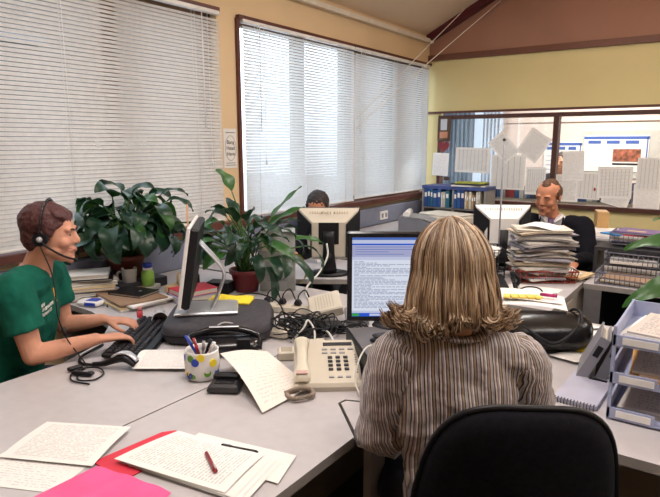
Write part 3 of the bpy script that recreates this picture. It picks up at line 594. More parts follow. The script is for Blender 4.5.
# ---- office chair builder
def office_chair(label, loc, heading, top=1.0, w=.42, fab='darkfab', armr=False):
    rz = math.atan2(heading[1], heading[0])-math.pi/2; t = thing('office_chair', label, 'chair', loc, rz)
    h = top-.56; ol = []
    n = 44
    for i in range(n):
        a = 2*math.pi*i/n; c, s_ = math.cos(a), math.sin(a); e = 2/3.6
        x = math.copysign(abs(c)**e, c)*w/2; z = math.copysign(abs(s_)**e, s_)*h/2; x *= (1-.16*max(0, z/(h/2)+.3)**1.3)
        ol.append((x, z))
    q = MB(); cz = .56+h/2; rings = []
    for (y, sc) in ((-.036, .88), (-.048, .6), (-.05, 0), (.0, 1.0), (-.024, .98), (.024, .97), (.038, .86), (.042, 0)): pass
    prof = [(-.050, .02), (-.048, .55), (-.040, .84), (-.026, .955), (-.008, 1.0), (.010, .985), (.026, .93), (.034, .75), (.036, .02)]
    for (y, sc) in prof:
        for (x, z) in ol: q.v.append(Vector((x*sc, y-.05*((z*sc)/(h/2))**2*.35+.06*(x*sc/(w/2))**2*.6-.03*(z*sc)/(h/2), cz+z*sc)))
    for j in range(len(prof)-1):
        for i in range(n): q.face([j*n+i, j*n+(i+1)%n, (j+1)*n+(i+1)%n, (j+1)*n+i], True)
    q.build('backrest', fab, t)
    q = MB(); q.loft([Vector((x*1.015, -.004-.05*(z/(h/2))**2*.35+.06*(x/(w/2))**2*.6-.03*z/(h/2), cz+z*1.015)) for x, z in ol+ol[:1]], [(.0065, .0065)]*(n+1), seg=8); q.build('edge_piping', 'black', t)
    q = MB(); q.loft([(0, .245, .40), (0, .245, .42), (0, .245, .45), (0, .245, .468)], [(.21, .20), (.235, .225), (.235, .225), (.20, .19)], ref=(1, 0, 0), seg=28, sub=2); q.build('seat', fab, t)
    q = MB(); q.box((0, -.045, .55), (.06, .014, .40), bev=.004).box((0, .09, .385), (.06, .28, .014)); q.build('back_support', 'black', t)
    q = MB(); q.cyl((0, .245, .1), (0, .245, .40), .025); q.build('gas_column', 'black', t)
    for k in range(5):
        a = R(72*k+18); q = MB(); q.loft([(0, .245, .12), (.15*math.cos(a), .245+.15*math.sin(a), .10), (.28*math.cos(a), .245+.28*math.sin(a), .075)], [(.026, .018), (.02, .014), (.014, .012)], ref=(0, 0, 1), seg=8, sub=2); ft = q.build('foot', 'black', t)
        q = MB(); c = Vector((.28*math.cos(a), .245+.28*math.sin(a), .027)); q.cyl(c+Vector((-.02, 0, 0)), c+Vector((.02, 0, 0)), .026); q.build('caster', 'black', ft)
    return t
hc = Matrix.Rotation(R(-3), 3, 'Z')@FWD
office_chair('black fabric office chair in the foreground behind the striped blouse', (2.605, 1.086, 0), hc, top=1.008, w=.42)
office_chair('dark office chair under the man in the green t-shirt', (.50, .87, 0), hd, top=.86, w=.40)
# ---- the man in the suit
hm_ = Vector((.12, -1, 0)).normalized(); LM = Vector((1.89, 4.13, 0))
JM = dict(head=(0.03, .06, 1.135), face=(.30, 1, -.24), up=(0, .2, 1), neck=(0, 0, .985), chest=(0, -.01, .84), waist=(0, -.02, .66), pelvis=(0, -.03, .52),
  shL=(-.185, .0, .935), shR=(.185, .0, .935), elL=(-.25, .12, .73), elR=(.25, .12, .73), wrL=(-.20, .34, .755), wrR=(.10, .36, .755), hdL=(.05, .2, -.02), hdR=(-.1, .2, -.02),
  knL=(-.12, .38, .50), knR=(.12, .38, .50), anL=(-.12, .38, .10), anR=(.12, .38, .10))
office_chair('black office chair behind the man in the dark suit', (1.80, 4.33, 0), hm_, top=.95, w=.46)
t, H, B = person('person in a dark suit, white shirt and purple tie, looking down at his desk', LM, hm_, JM, 'skin2', s=1.0)
suit = mat('black_suit_cloth', (.006, .006, .010), .9, spec=.15)
torso_cloth('shirt', t, JM, B, mat('white_shirt', (.72, .70, .72), .7), .010, None, .008, (.006, .06))
jk = torso_cloth('jacket', t, JM, B, suit, .024, 'long', .009, (.014, .09), open_neck=.045)
q = MB(); nk = Vector(JM['neck']); ch = Vector(JM['chest'])
q.loft([nk+Vector((0, .072, .012)), nk+Vector((0, .098, -.01)), nk+Vector((0, .120, -.07)), ch+Vector((0, .15, 0)), ch+Vector((0, .15, -.08))], [(.014, .008), (.018, .012), (.024, .006), (.034, .006), (.03, .006)], ref=(1, 0, 0), seg=10, sub=3); q.build('tie', mat('purple_tie', (.12, .07, .16), .5, var=.4, scale=90), t)
for x in (-1, 1):
    q = MB(); q.loft([nk+Vector((x*.05, .0, .035)), nk+Vector((x*.048, .055, .018)), nk+Vector((x*.020, .098, -.014))], [(.006, .020), (.006, .024), (.005, .010)], ref=(0, 0, 1), seg=8, sub=3); q.build('collar_point', mat('white_shirt', (0, 0, 0)), t)
    q = MB(); q.loft([nk+Vector((x*.075, .03, .012)), nk+Vector((x*.074, .105, -.055)), ch+Vector((x*.05, .155, -.02)), ch+Vector((x*.012, .165, -.10))], [(.006, .016), (.006, .030), (.006, .034), (.004, .012)], ref=(x*1, .2, 0), seg=8, sub=3); q.build('lapel', suit, t)
short_hair(t, H, 1.0, mat('receding_hair', (.10, .045, .022), .7, var=.4, scale=120), (.006, .02), bald=True)
face_bits(t, H, 1.0, down=.8, brow=(.12, .06, .03))
# ---- the man mostly hidden behind the beige monitor
hb_ = Vector((.45, -.9, 0)).normalized(); LB = Vector((.42, 3.40, 0))
JB = dict(head=(.0, .05, 1.03), face=(0, 1, -.35), up=(0, .3, 1), neck=(0, 0, .90), chest=(0, -.01, .78), waist=(0, -.02, .62), pelvis=(0, -.03, .52), shL=(-.18, 0, .86), shR=(.18, 0, .86), elL=(-.24, .12, .72), elR=(.24, .12, .72), wrL=(-.16, .30, .75), wrR=(.16, .30, .75),
  knL=(-.1, .36, .5), knR=(.1, .36, .5), anL=(-.1, .36, .1), anR=(.1, .36, .1))
office_chair('dark office chair behind the man hidden by the beige monitor', (.38, 3.62, 0), hb_, top=.96, w=.46)
t, H, B = person('person with short dark hair mostly hidden behind the beige monitor', LB, hb_, JB, 'skin2', s=1.0, vs=.008)
torso_cloth('pullover', t, JB, B, mat('navy_knit', (.02, .025, .05), .9), .02, 'long', .011, (.012, .08))
short_hair(t, H, 1.0, mat('black_hair', (.018, .012, .012), .6, var=.4, scale=120), (.014, .02), fringe=False); face_bits(t, H)
# ---- a person in the next room, behind the timber post
LN = Vector((1.16, 7.35, 0)); hn = Vector((.25, -1, 0)).normalized(); JN = dict(JB, head=(0, .03, 1.27), neck=(0, 0, 1.12), chest=(0, 0, .96), waist=(0, 0, .74), pelvis=(0, 0, .55), shL=(-.19, 0, 1.06), shR=(.19, 0, 1.06), elL=(-.25, .1, .82), elR=(.25, .1, .82), wrL=(-.1, .3, .82), wrR=(.1, .3, .82), face=(.4, 1, -.1))
office_chair('dark office chair in the next room beneath the seated person', (1.11, 7.53, 0), hn, top=1.0, w=.46)
t, H, B = person('person with dark hair and dark top seen through the glass behind the post', LN, hn, JN, 'skin', s=1.0, vs=.009)
torso_cloth('jumper', t, JN, B, mat('black_knit', (.02, .02, .03), .9), .02, 'long', .012, (.01, .08)); short_hair(t, H, 1.0, mat('dark_brown_hair', (.03, .018, .015), .6), (.014, .02)); face_bits(t, H)
# ================================================================ MONITORS AND COMPUTERS
# woman's monitor: black, on the flat desktop computer, showing a document window
FC = Vector((1.925, 1.88, 0)); mrz = R(35)
t = thing('computer_monitor', 'black flat monitor showing a text document in front of the blouse', 'monitor', (FC.x, FC.y, .815), R(35))
q = MB(); w_, h_, z0 = .43, .345, .018
q.box((0, .02, z0+h_/2), (w_, .03, h_), bev=.006).box((0, .045, z0+h_/2), (w_*.7, .04, h_*.6), bev=.01); q.build('housing', 'black_gloss', t)
sc = [emit('scr_bg', (.52, .56, .74), .95), emit('scr_white', (.66, .70, .80), 1), emit('scr_blue', (.03, .10, .62), .9), emit('scr_lav', (.40, .41, .62), .9), emit('scr_txt', (.33, .37, .50), .9), emit('scr_title', (.08, .16, .50), .9), emit('scr_green', (.05, .35, .08), .9)]
q = MB(); SW, SH = w_-.036, h_-.042; zb = z0+.021
def srect(u0, v0, u1, v1, k, lay):
    q.m(k); q.box((-SW/2+SW*(u0+u1)/2, .0046-.0004*lay, zb+SH*(v0+v1)/2), (SW*(u1-u0), .0006, SH*(v1-v0)))
srect(0, 0, 1, 1, 0, 0); srect(0, 0, 1, .045, 2, 1); srect(0, .005, .07, .04, 6, 2); srect(.17, .008, .30, .037, 0, 2); srect(.32, .008, .45, .037, 5, 2)
srect(0, .97, 1, 1, 5, 1); srect(0, .905, .76, .925, 2, 1); srect(0, .76, .76, .90, 3, 1); srect(0, .075, .72, .72, 1, 1); srect(.76, .5, 1, .97, 0, 1)
rn = random.Random(5)
for i in range(9): srect(.79, .86-.035*i, .79+rn.uniform(.08, .18), .866-.035*i, 4, 2)
for i in range(4): srect(.03, .88-.03*i, rn.uniform(.3, .7), .886-.03*i, 5, 2)
for i in range(34):
    v = .695-.0177*i
    if i in (11, 12, 24): srect(.02, v, .02+rn.uniform(.12, .3), v+.007, 4, 2); continue
    u = .02
    while u < .66:
        L = rn.uniform(.02, .07); srect(u, v, min(.69, u+L), v+.0085, 4, 2); u += L+.009
        if rn.random() < .03: break
q.build('screen', sc, t)
q = MB(); q.box((0, .055, .07), (.07, .02, .16), bev=.004); q.build('neck', 'black', t)
q = MB(); q.loft([(0, .02, -.0), (0, .02, .012)], [(.12, .08), (.11, .07)], ref=(1, 0, 0), seg=28); q.build('base', 'grey_dk', t)
# flat desktop computer under it
t = thing('desktop_computer', 'black desktop computer lying flat beneath the document monitor', 'computer', (2.03, 1.73, ZT), R(46))
q = MB(); q.box((0, 0, .047), (.37, .40, .094), bev=.004); q.build('case', ['black'], t)
q = MB(); q.box((0, 0, .0955), (.355, .39, .003)); q.build('lid', mat('lid_grey', (.15, .14, .14), .45), t)
q = MB()
for k in range(9): q.box((-.165+.016*k, -.202, .035), (.007, .006, .05))
q.build('grille', 'grey_dk', t)
q = MB(); q.box((.08, -.202, .068), (.15, .004, .016), bev=.001); q.build('disc_drive', 'grey_dk', t); q = MB(); q.cyl((.165, -.20, .03), (.165, -.206, .03), .009); q.build('power_button', 'silver', t)
# left monitor seen almost edge-on, on the black bag
t = thing('computer_monitor', 'silver-framed monitor seen edge-on, facing the man in green', 'monitor', (1.055, 1.60, .80), math.atan2(-.735, -.677)+math.pi/2+R(-4))
tl = Matrix.Rotation(R(-9), 3, 'X'); q = MB(); q.box((0, .0, .22), (.40, .014, .33), rot=tl, bev=.004); q.build('front_frame', 'white', t)
q = MB(); q.box(Vector((0, .0, .22))+tl@Vector((0, .022, 0)), (.395, .032, .325), rot=tl, bev=.008); q.build('housing', 'black', t)
q = MB(); q.box(Vector((0, 0, .22))+tl@Vector((0, -.0082, .0)), (.36, .002, .29), rot=tl); q.build('screen', emit('scr_bg', (0, 0, 0)), t)
q = MB(); q.loft([(0, .045, .30), (0, .14, .18), (0, .13, .10), (0, .09, .012)], [(.05, .007), (.045, .007), (.05, .007), (.06, .007)], ref=(1, 0, 0), seg=10, sub=4); q.build('stand', 'silver', t)
q = MB(); q.box((0, .07, .008), (.20, .26, .014), bev=.005); q.build('base', 'silver', t)
q = MB(); q.box((-.16, -.012, .385), (.05, .003, .10)); q.build('sticky_note', mat('orange_note', (.80, .42, .20), .7), t)
# beige monitor seen from behind
t = thing('computer_monitor', 'beige monitor seen from behind with black side panels and stand', 'monitor', (.93, 2.80, ZT), R(35)+R(180)-R(180))
def mon_back(t, w, h, z, logo=True, c1='beige'):
    q = MB(); q.box((0, .035, z+h/2), (w, .03, h), bev=.004); q.build('front_frame', 'black', t)
    q = MB(); y0, y1 = .02, -.055; pts = [(-w/2, h), (w/2, h), (w/2-.095, h-.085), (-w/2+.095, h-.085)]
    # sloping back in beige with two dark wedges at the sides
    n = len(q.v)
    P3 = lambda x, zz, y: Vector((x, y, z+zz))
    q.v += [P3(-w/2+.004, h-.002, y0), P3(w/2-.004, h-.002, y0), P3(w/2-.09, h-.08, y1), P3(-w/2+.09, h-.08, y1), P3(-w/2+.09, .03, y1), P3(w/2-.09, .03, y1), P3(-w/2+.06, .0, y0), P3(w/2-.06, 0, y0)]
    q.face([n, n+3, n+2, n+1]); q.face([n+3, n+4, n+5, n+2]); q.face([n+4, n+6, n+7, n+5]); q.face([n, n+6, n+4, n+3]); q.face([n+1, n+2, n+5, n+7]); q.face([n, n+1, n+7, n+6]); q.build('rear_shell', c1, t)
    for s_ in (-1, 1):
        q = MB(); n = 0; a = [(-w/2-.001, h-.014, y0-.004), (-w/2+.084, h-.090, y1-.006), (-w/2+.086, .028, y1-.006), (-w/2+.05, -.002, y0-.006), (-w/2-.001, -.002, y0-.004)]
        q.v += [P3(x*-s_, zz, y) for x, zz, y in a]+[P3(x*-s_*.98, zz, y+.012) for x, zz, y in a]; q.face(list(range(5))); q.face([9, 8, 7, 6, 5])
        for i in range(5): q.face([i, (i+1) % 5, 5+(i+1) % 5, 5+i])
        q.build('side_panel', 'black', t)
    q = MB()
    for k in range(16):
        x = -.11+.22*k/15
        if abs(x) > .03 or not logo: q.box((x, -.004, z+h-.028), (.005, .01, .016), rot=Matrix.Rotation(R(-40), 3, 'X'))
    q.build('vents', 'beige_dk', t)
mon_back(t, .375, .315, .085)
q = MB(); q.box((0, -.056, .255), (.12, .006, .13), bev=.002); q.build('mount_recess', 'black', t)
q = MB(); q.loft([(0, -.075, .27), (0, -.082, .15), (0, -.07, .03)], [(.034, .016), (.034, .018), (.05, .03)], ref=(1, 0, 0), seg=14, sub=3); st_ = q.build('stand', 'black', t); q = MB(); q.cyl((0, -.09, .13), (0, -.106, .13), .016); q.build('joint_cap', 'grey_dk', st_)
q = MB(); q.loft([(0, -.02, .002), (0, -.02, .016), (0, -.02, .026)], [(.125, .09), (.12, .085), (.08, .05)], ref=(1, 0, 0), seg=26); q.build('base', 'black', t)
text('DELL', .042, M['beige_dk'], axes((0, -.014, .085+.285), (1, 0, 0), (0, -.68, .73)), t, 'embossed_lettering', ex=.001)
# white monitor in front of the suited man
t = thing('computer_monitor', 'pale monitor seen from behind to the left of the suited man', 'monitor', (1.725, 3.575, ZT), R(30))
mon_back(t, .35, .275, .125, False, 'white'); q = MB(); q.loft([(0, -.05, .25), (0, -.05, .02)], [(.03, .016)]*2, ref=(1, 0, 0)); q.build('stand', 'black', t)
q = MB(); q.loft([(0, -.01, 0), (0, -.01, .02)], [(.11, .09), (.10, .08)], ref=(1, 0, 0), seg=24); q.build('base', 'black', t)
# beige tower standing behind the right-hand plant
t = thing('computer_tower', 'pale grey computer tower standing behind the plant in the maroon pot', 'computer', (.90, 2.36, ZT), R(38))
q = MB(); q.box((0, 0, .16), (.19, .16, .32), bev=.004); q.build('case', mat('pale_tower', (.36, .37, .36), .55, var=.1, scale=80), t)
q = MB()
for k in range(7): q.box((0, -.081, .06+.012*k), (.11, .003, .004))
q.build('vents', 'grey', t)
q = MB(); q.box((-.02, -.081, .24), (.12, .004, .04), bev=.001); q.build('drive_bay', 'beige', t)
# keyboard of the man in green
t = thing('keyboard', 'black keyboard under the typing hands', 'keyboard', (1.025, 1.375, ZT+.004), math.atan2(.81, -.58)-math.pi/2+math.pi/2)
tlt = Matrix.Rotation(R(6), 3, 'X')
q = MB(); q.box((0, 0, .012), (.45, .165, .022), rot=tlt, bev=.006); q.build('keyboard_body', 'black', t)
k0 = None
keym = mat('black_keycaps', (.022, .022, .028), .35)
for r_ in range(5):
    n_ = 18
    for c in range(n_):
        x = -.205+.0241*c; y = .058-.0245*r_
        if r_ == 4 and 4 <= c <= 7:
            if c > 4: continue
            q = MB(); q.box((0, 0, 0), (.092, .019, .009), taper=.88, bev=.002); o = q.build('spacebar', keym, t); o.location = (x+.036, y, .028+.105*y); continue
        if k0 is None:
            q = MB(); q.box((0, 0, 0), (.0195, .019, .009), taper=.8, bev=.002); o = k0 = q.build('keycap', keym, t)
        else:
            o = k0.copy(); COL.objects.link(o)
        o.location = (x, y, .028+.105*y)
for k in range(2):
    q = MB(); q.box((.13+.05*k, .078, .034), (.022, .008, .003), bev=.001); q.build('label_light', 'silver', t)
# ================================================================ LEFT DESK ITEMS
def book(c, d, rz, m, label, cat='book', group=None, name='book', pages='pageedge', open_side=1, tilt=None):
    t = thing(name, label, cat, (c[0], c[1], c[2]), rz, group)
    if tilt: t.rotation_euler = (tilt[0], tilt[1], rz)
    w, l, h = d; q = MB(); q.box((0, 0, .0012), (w, l, .0024)).box((0, 0, h-.0012), (w, l, .0024)); q.box((-w/2+.0012, 0, h/2), (.0024, l, h)); q.build('cover', m, t)
    q = MB(); q.box((.001, 0, h/2), (w-.008, l-.008, h-.005)); q.build('pages', pages, t); return t
def flat(c, d, rz, m, label, cat, name, bev=.0, group=None):
    return tag(MB().box((0, 0, d[2]/2), d, bev=bev).build(name, m, loc=c, rz=rz), label, cat, group)
def sheet(cs, m, label, cat='paper', name='paper_sheet', fn=None, z=None, group=None, nx=8, ny=8, parent=None):
    P4 = [Vector((c[0], c[1], c[2] if len(c) > 2 else z)) for c in cs]; ce = sum(P4, Vector())/4; P4 = [p-ce for p in P4]
    o = MB().sheet(*P4, nx, ny, fn).build(name, m, parent, loc=ce)
    return tag(o, label, cat, group) if label else o
txt = paper('typed_page'); txt2 = paper('typed_page_dense', lines=44, dens=.42); hand = paper('handwritten', base=(.80, .74, .68), ink=(.30, .26, .34), lines=20, dens=.5, fill=.3, scrawl=True); tab = paper('ruled_table', lines=22, grid=9, mx=.06, my=.08); tab2 = paper('fine_table', lines=34, grid=6, mx=.05, my=.05); note = paper('handwritten_white', lines=22, dens=.5, fill=.3, scrawl=True, ink=(.2, .2, .25))
mag = paper('magazine_page', base=(.55, .50, .46), ink=(.15, .12, .14), lines=12, dens=.5, fill=.7)
# stack beside the man's face
zc = ZT+.002; rn = random.Random(11); names = ['dark grey catalogue', 'white magazine', 'lavender-edged report', 'cream booklet', 'thin white manual', 'white manual', 'black ring folder', 'thick white magazine']
cols = ['grey_dk', 'wpaper', mat('lavender_card', (.38, .38, .58), .6), 'manila', 'wpaper', 'wpaper', 'black', 'wpaper']; ths = [.018, .014, .012, .016, .012, .014, .010, .02]
for i in range(8):
    book((.20+rn.uniform(-.015, .015), 1.665+rn.uniform(-.015, .015), zc), (.23-.006*i, .31-.012*i, ths[i]), R(-30+rn.uniform(-9, 9)), cols[i], '%s, %s in the stack right of the green t-shirt' % (names[i], ('lowest', 'second from the bottom', 'third from the bottom', 'fourth from the bottom', 'fourth from the top', 'third from the top', 'second from the top', 'topmost')[i]), 'book', 'books stacked beside the man in green'); zc += ths[i]+.0006
# magazines and folders in the middle of the left desk
zc = ZT+.002; rn = random.Random(4)
spec = [('white magazine with lavender edge', 'wpaper', .008), ('tan cardboard folder', 'manila', .008), ('white ring binder refill', 'wpaper', .008), ('brown paper folder', mat('brown_card', (.30, .19, .12), .7), .007)]
for i, (n_, m_, h_) in enumerate(spec):
    book((.50+rn.uniform(-.02, .02), 1.715+rn.uniform(-.012, .012), zc), (.30, .24, h_), R(-8+rn.uniform(-10, 10)), m_, '%s in the pile beneath the dark notebook' % n_, 'folder', 'folders under the dark notebook', name='folder'); zc += h_+.0006
t = book((.47, 1.745, zc), (.20, .145, .012), R(12), 'black', 'dark closed notebook lying on the pile of folders', 'notebook', name='notebook'); ZP = zc+.014
q = MB(); q.cyl((.04, 0, .0142), (.04, 0, .0165), .008); q.build('badge', 'silver', t)
# mug and green bottle standing behind the folders
t = thing('mug', 'pale grey mug with its handle to the left behind the folder pile', 'mug', (.30, 1.845, ZT+.03), R(35)); SC = 1
tag(MB().box((0, 0, .013), (.19, .12, .026), bev=.003).build('tissue_box', mat('pale_box', (.42, .40, .36), .7), loc=(.33, 1.88, ZT+.002), rz=R(30)), 'flat pale box on which the mug and green bottle stand', 'box')
q = MB(); q.lathe((0, 0, 0), [(.030, 0), (.036, .004), (.040, .09), (.0405, .096), (.037, .095), (.034, .02), (.0, .015)], 28); q.build('cup', mat('stoneware', (.56, .53, .50), .35), t)
q = MB(); q.loft([(-.038, 0, .075), (-.062, 0, .07), (-.066, 0, .045), (-.055, 0, .025), (-.037, 0, .025)], [.006]*5, seg=8, sub=4); q.build('handle', mat('stoneware', (0, 0, 0)), t)
t = thing('bottle', 'squat green bottle with a blue screw lid beside the mug', 'bottle', (.375, 1.905, ZT+.03), 0)
q = MB(); q.lathe((0, 0, 0), [(.028, 0), (.033, .005), (.034, .07), (.026, .084), (.024, .088)], 24); q.build('body', mat('green_label', (.22, .42, .07), .4, var=.2), t)
q = MB(); q.lathe((0, 0, .0855), [(.0245, 0), (.0255, .004), (.0255, .012), (.0245, .013)], 24); q.build('collar', 'white', t); q = MB(); q.lathe((0, 0, .099), [(.025, 0), (.026, .003), (.026, .020), (.022, .024)], 24); q.build('lid', 'blue', t)
# tissue packet, glass dish
t = thing('tissue_packet', 'white and blue tissue packet on the desk in front of the book stack', 'packet', (.385, 1.49+.07, ZT+.002), R(20))
MB().box((0, 0, .014), (.12, .075, .028), bev=.01).build('wrapper', 'white', t); MB().box((.018, .0, .0285), (.06, .05, .002)).build('blue_patch', 'blue', t); MB().box((.018, -.0375, .014), (.06, .002, .016)).build('blue_patch', 'blue', t)
tag(MB().lathe((0, 0, 0), [(.02, 0), (.03, .002), (.055, .022), (.053, .022), (.028, .006)], 24).build('saucer', 'white', loc=(.23, 1.565, ZT+.001)), 'small white dish left of the tissue packet', 'dish')
tag(MB().box((0, 0, .006), (.035, .022, .012), bev=.003).build('usb_stick', 'black', loc=(.48, 1.60, ZT+.002), rz=R(50)), 'tiny black object on the desk between tissue packet and folders', 'usb stick')
# small things between the folders and the edge-on monitor
book((.70, 1.93, ZT+.002), (.16, .22, .03), R(-20), mat('lavender_card', (0, 0, 0)), 'lavender book lying under the red and white one', 'book')
book((.70, 1.93, ZT+.034), (.15, .20, .026), R(-14), 'redc', 'red and white paperback left of the edge-on monitor', 'book')
tag(MB().box((0, 0, .03), (.13, .09, .06), bev=.004).build('small_box', 'black', loc=(.72, 2.10, ZT+.002), rz=R(20)), 'black box behind the red and white paperback', 'box')
for i, (x, y, r_, m_) in enumerate(((.50, 2.02, .022, 'manila'), (.56, 2.07, .024, 'black'), (.60, 2.0, .02, 'orange'), (.545, 1.99, .018, 'beige'))):
    tag(MB().lathe((0, 0, 0), [(r_*.8, 0), (r_, .004), (r_, .045), (r_*.7, .055), (r_*.6, .06)], 18).build('small_jar', m_, loc=(x, y, ZT+.034+.0)), 'small %s jar right of the green bottle' % ('tan', 'black', 'orange', 'cream')[i], 'jar')
tag(MB().box((0, 0, .015), (.2, .16, .03), bev=.002).build('cardboard_tray', 'manila', loc=(.55, 2.03, ZT+.002), rz=R(10)), 'low tan tray holding small jars behind the folders', 'tray')
t = thing('plastic_cup', 'white plastic cup lying on its side beside the keyboard', 'cup', (.905, 1.555, ZT+.036), 0)
q = MB(); q.lathe((0, 0, -.05), [(.0, 0), (.025, 0), (.034, .10), (.0355, .102), (.032, .10), (.024, .005)], 24); q.xf(Matrix.Rotation(R(52), 4, 'Z')@Matrix.Rotation(R(90), 4, 'X')); q.build('cup', 'white', t)
t = thing('glue_stick', 'small red tube standing at the top end of the keyboard', 'tube', (.80, 1.53, ZT+.001)); MB().cyl((0, 0, 0), (0, 0, .05), .013).build('barrel', 'red', t); MB().cyl((0, 0, .05), (0, 0, .068), .010).build('cap', mat('pale_red', (.65, .25, .22), .5), t)
# black bag lying flat beneath the edge-on monitor
t = thing('laptop_bag', 'flat dark grey laptop bag under the edge-on monitor', 'bag', (1.165, 1.665, ZT), R(40))
q = MB(); n = 40; ol = []
for i in range(n):
    a = 2*math.pi*i/n; e = 2/5; ol.append((math.copysign(abs(math.cos(a))**e, math.cos(a))*.222, math.copysign(abs(math.sin(a))**e, math.sin(a))*.215))
for (sc_, z) in ((.02, .002), (.93, .002), (.985, .016), (1, .04), (.985, .062), (.93, .077), (.6, .079), (.02, .079)):
    for i, (x, y) in enumerate(ol): q.v.append(Vector((x*sc_, y*sc_, z)))
for j in range(7):
    for i in range(n): q.face([j*n+i, j*n+(i+1) % n, (j+1)*n+(i+1) % n, (j+1)*n+i], True)
q.build('body', mat('bag_canvas', (.045, .042, .052), .75, var=.2, scale=60, bump=.3), t)
q = MB(); q.loft([Vector((x*1.004, y*1.004, .04)) for x, y in ol+ol[:1]], [.004]*(n+1), seg=6); q.build('zip', 'black', t)
q = MB(); q.tube([(-.08, -.215, .04), (-.09, -.245, .055), (0, -.255, .062), (.09, -.245, .055), (.08, -.215, .04)], .009, 8); q.build('handle', 'black', t)
# yellow folded envelope on the bag
ye = MB(); ye.sheet((-.10, -.05, .004), (.10, -.03, .004), (.09, .07, .012), (-.10, .06, .012), 10, 6, lambda u, v: (0, 0, .018*math.sin(u*math.pi)*math.sin(v*3)+.004*math.sin(u*9)))
ye.sheet((-.10, -.05, .002), (.10, -.03, .002), (.09, .07, .003), (-.10, .06, .003), 2, 2); tag(ye.build('envelope', 'yellow_f', loc=(1.10, 1.79, .80), rz=R(22)), 'bright yellow plastic wallet lying on the dark bag', 'wallet')
# black hard case with a silver plate in front of the bag
t = thing('document_case', 'glossy black case with silver nameplate behind the pen pot', 'case', (1.385, 1.47, ZT), R(40))
q = MB(); q.loft([(-.12, 0, .03), (-.11, 0, .034), (.11, 0, .034), (.12, 0, .03)], [(.055, .022), (.065, .032), (.065, .032), (.055, .022)], ref=(0, 1, 0), seg=20, sub=2); q.build('shell', 'black_gloss', t)
q = MB(); q.tube([(-.13, -.03, .02), (-.12, .0, .07), (0, .02, .092), (.12, 0, .07), (.13, -.03, .02)], .012, 8); q.build('carrying_handle', 'black_gloss', t)
q = MB(); q.box((-.0, -.0, .1035), (.11, .012, .003), bev=.001); q.build('nameplate', 'silver', t); q = MB(); q.box((.075, -.055, .05), (.05, .02, .05), bev=.003); q.build('clasp', 'black', t)
# pen pot and pens
PX, PY = 1.49, 1.262
t = thing('pen_pot', 'white pen pot with coloured dots', 'pot', (PX, PY, ZT), R(35)); t.scale = (1.1, 1.1, 1.1)
q = MB(); q.lathe((0, 0, 0), [(.032, 0), (.044, .004), (.052, .03), (.054, .055), (.050, .085), (.051, .093), (.0475, .092), (.047, .08), (.049, .05), (.04, .012), (.0, .01)], 32); q.build('pot', 'white', t)
for (a, z, r_, m_) in ((-100, .066, .012, 'blue'), (-118, .076, .011, 'green'), (-82, .080, .012, 'yellow_f'), (-60, .03, .011, 'green'), (-125, .022, .012, mat('navy_dot', (.02, .03, .25), .4)), (-140, .03, .012, 'yellow_f'), (-40, .06, .012, 'yellow_f'), (-160, .07, .012, 'blue'), (-20, .025, .011, 'blue'), (60, .05, .012, 'red'), (120, .06, .012, 'green'), (-112, .008+.012, .008, 'green')):
    a = R(a); rr = .0505 if z < .045 else .0535 if z < .07 else .0515; c = Vector((rr*math.cos(a), rr*math.sin(a), z)); nn_ = Vector((math.cos(a), math.sin(a), 0)); q = MB(); q.loft([c-nn_*.004, c+nn_*.0012], [r_, r_], ref=(0, 0, 1), seg=16); q.build('dot', m_, t)
def pen(p0, p1, m, label, r=.004, cap=None, tip='black', name='pen', group=None):
    p0, p1 = Vector(p0), Vector(p1); t = thing(name, label, 'pen', p0, 0, group); d = (p1-p0)
    q = MB(); q.loft([d*.06, d*.75, d], [r, r, r*.9], seg=10); q.build('barrel', m, t); q = MB(); q.loft([(0, 0, 0), d*.06], [r*.25, r], seg=10); q.build('tip', tip, t)
    q = MB(); q.loft([d*.72, d*1.005], [r*1.15, r*1.1], seg=10); c = q.build('cap', cap or m, t); s_, _, _ = basis(d); q = MB(); q.loft([d*.98+s_*r*1.5, d*.75+s_*r*1.6], [r*.25, r*.25], seg=6); q.build('clip', 'silver', c); return t
for (dx, dy, m_, lb, h_) in ((-.055, -.012, 'blue', 'blue pen leaning left in the dotted pot', .15), (-.030, .008, 'red', 'red pen in the dotted pot', .135), (.035, .012, 'black', 'black marker leaning right in the dotted pot', .13), (.002, .03, 'grey', 'grey pencil at the back of the dotted pot', .12), (-.015, -.02, mat('crimson', (.35, .01, .03), .4), 'crimson marker at the front of the dotted pot', .118), (.05, -.005, 'white', 'white pen leaning right in the dotted pot', .125)):
    X = Vector((PX, PY, 0)); o_ = RT*dx+FWD*dy; b_ = RT*(-dx*.35)+FWD*(-dy*.35)
    pen((X.x+b_.x, X.y+b_.y, ZT+.014), (X.x+o_.x*.9, X.y+o_.y*.9, ZT+h_), m_, lb, .0045 if 'pen' in lb else .006, group='pens in the dotted pot')
# open booklet left of the pen pot
for i in range(2):
    sheet([(1.245+.012*i, 1.165-.012*i, ZT+.003+.010*i), (1.425+.01*i, 1.290-.015*i, ZT+.003+.010*i), (1.325, 1.42-.02*i, ZT+.010+.012*i), (1.15+.02*i, 1.295-.02*i, ZT+.012+.013*i)], 'wpaper' if i == 0 else txt2, ('lower sheet of the report lying left of the pen pot', 'printed top page of the report lying left of the pen pot')[i], fn=lambda u, v: (0, 0, .016*(1-u)**2*math.sin(v*3.14)+.004*math.sin(v*3)))
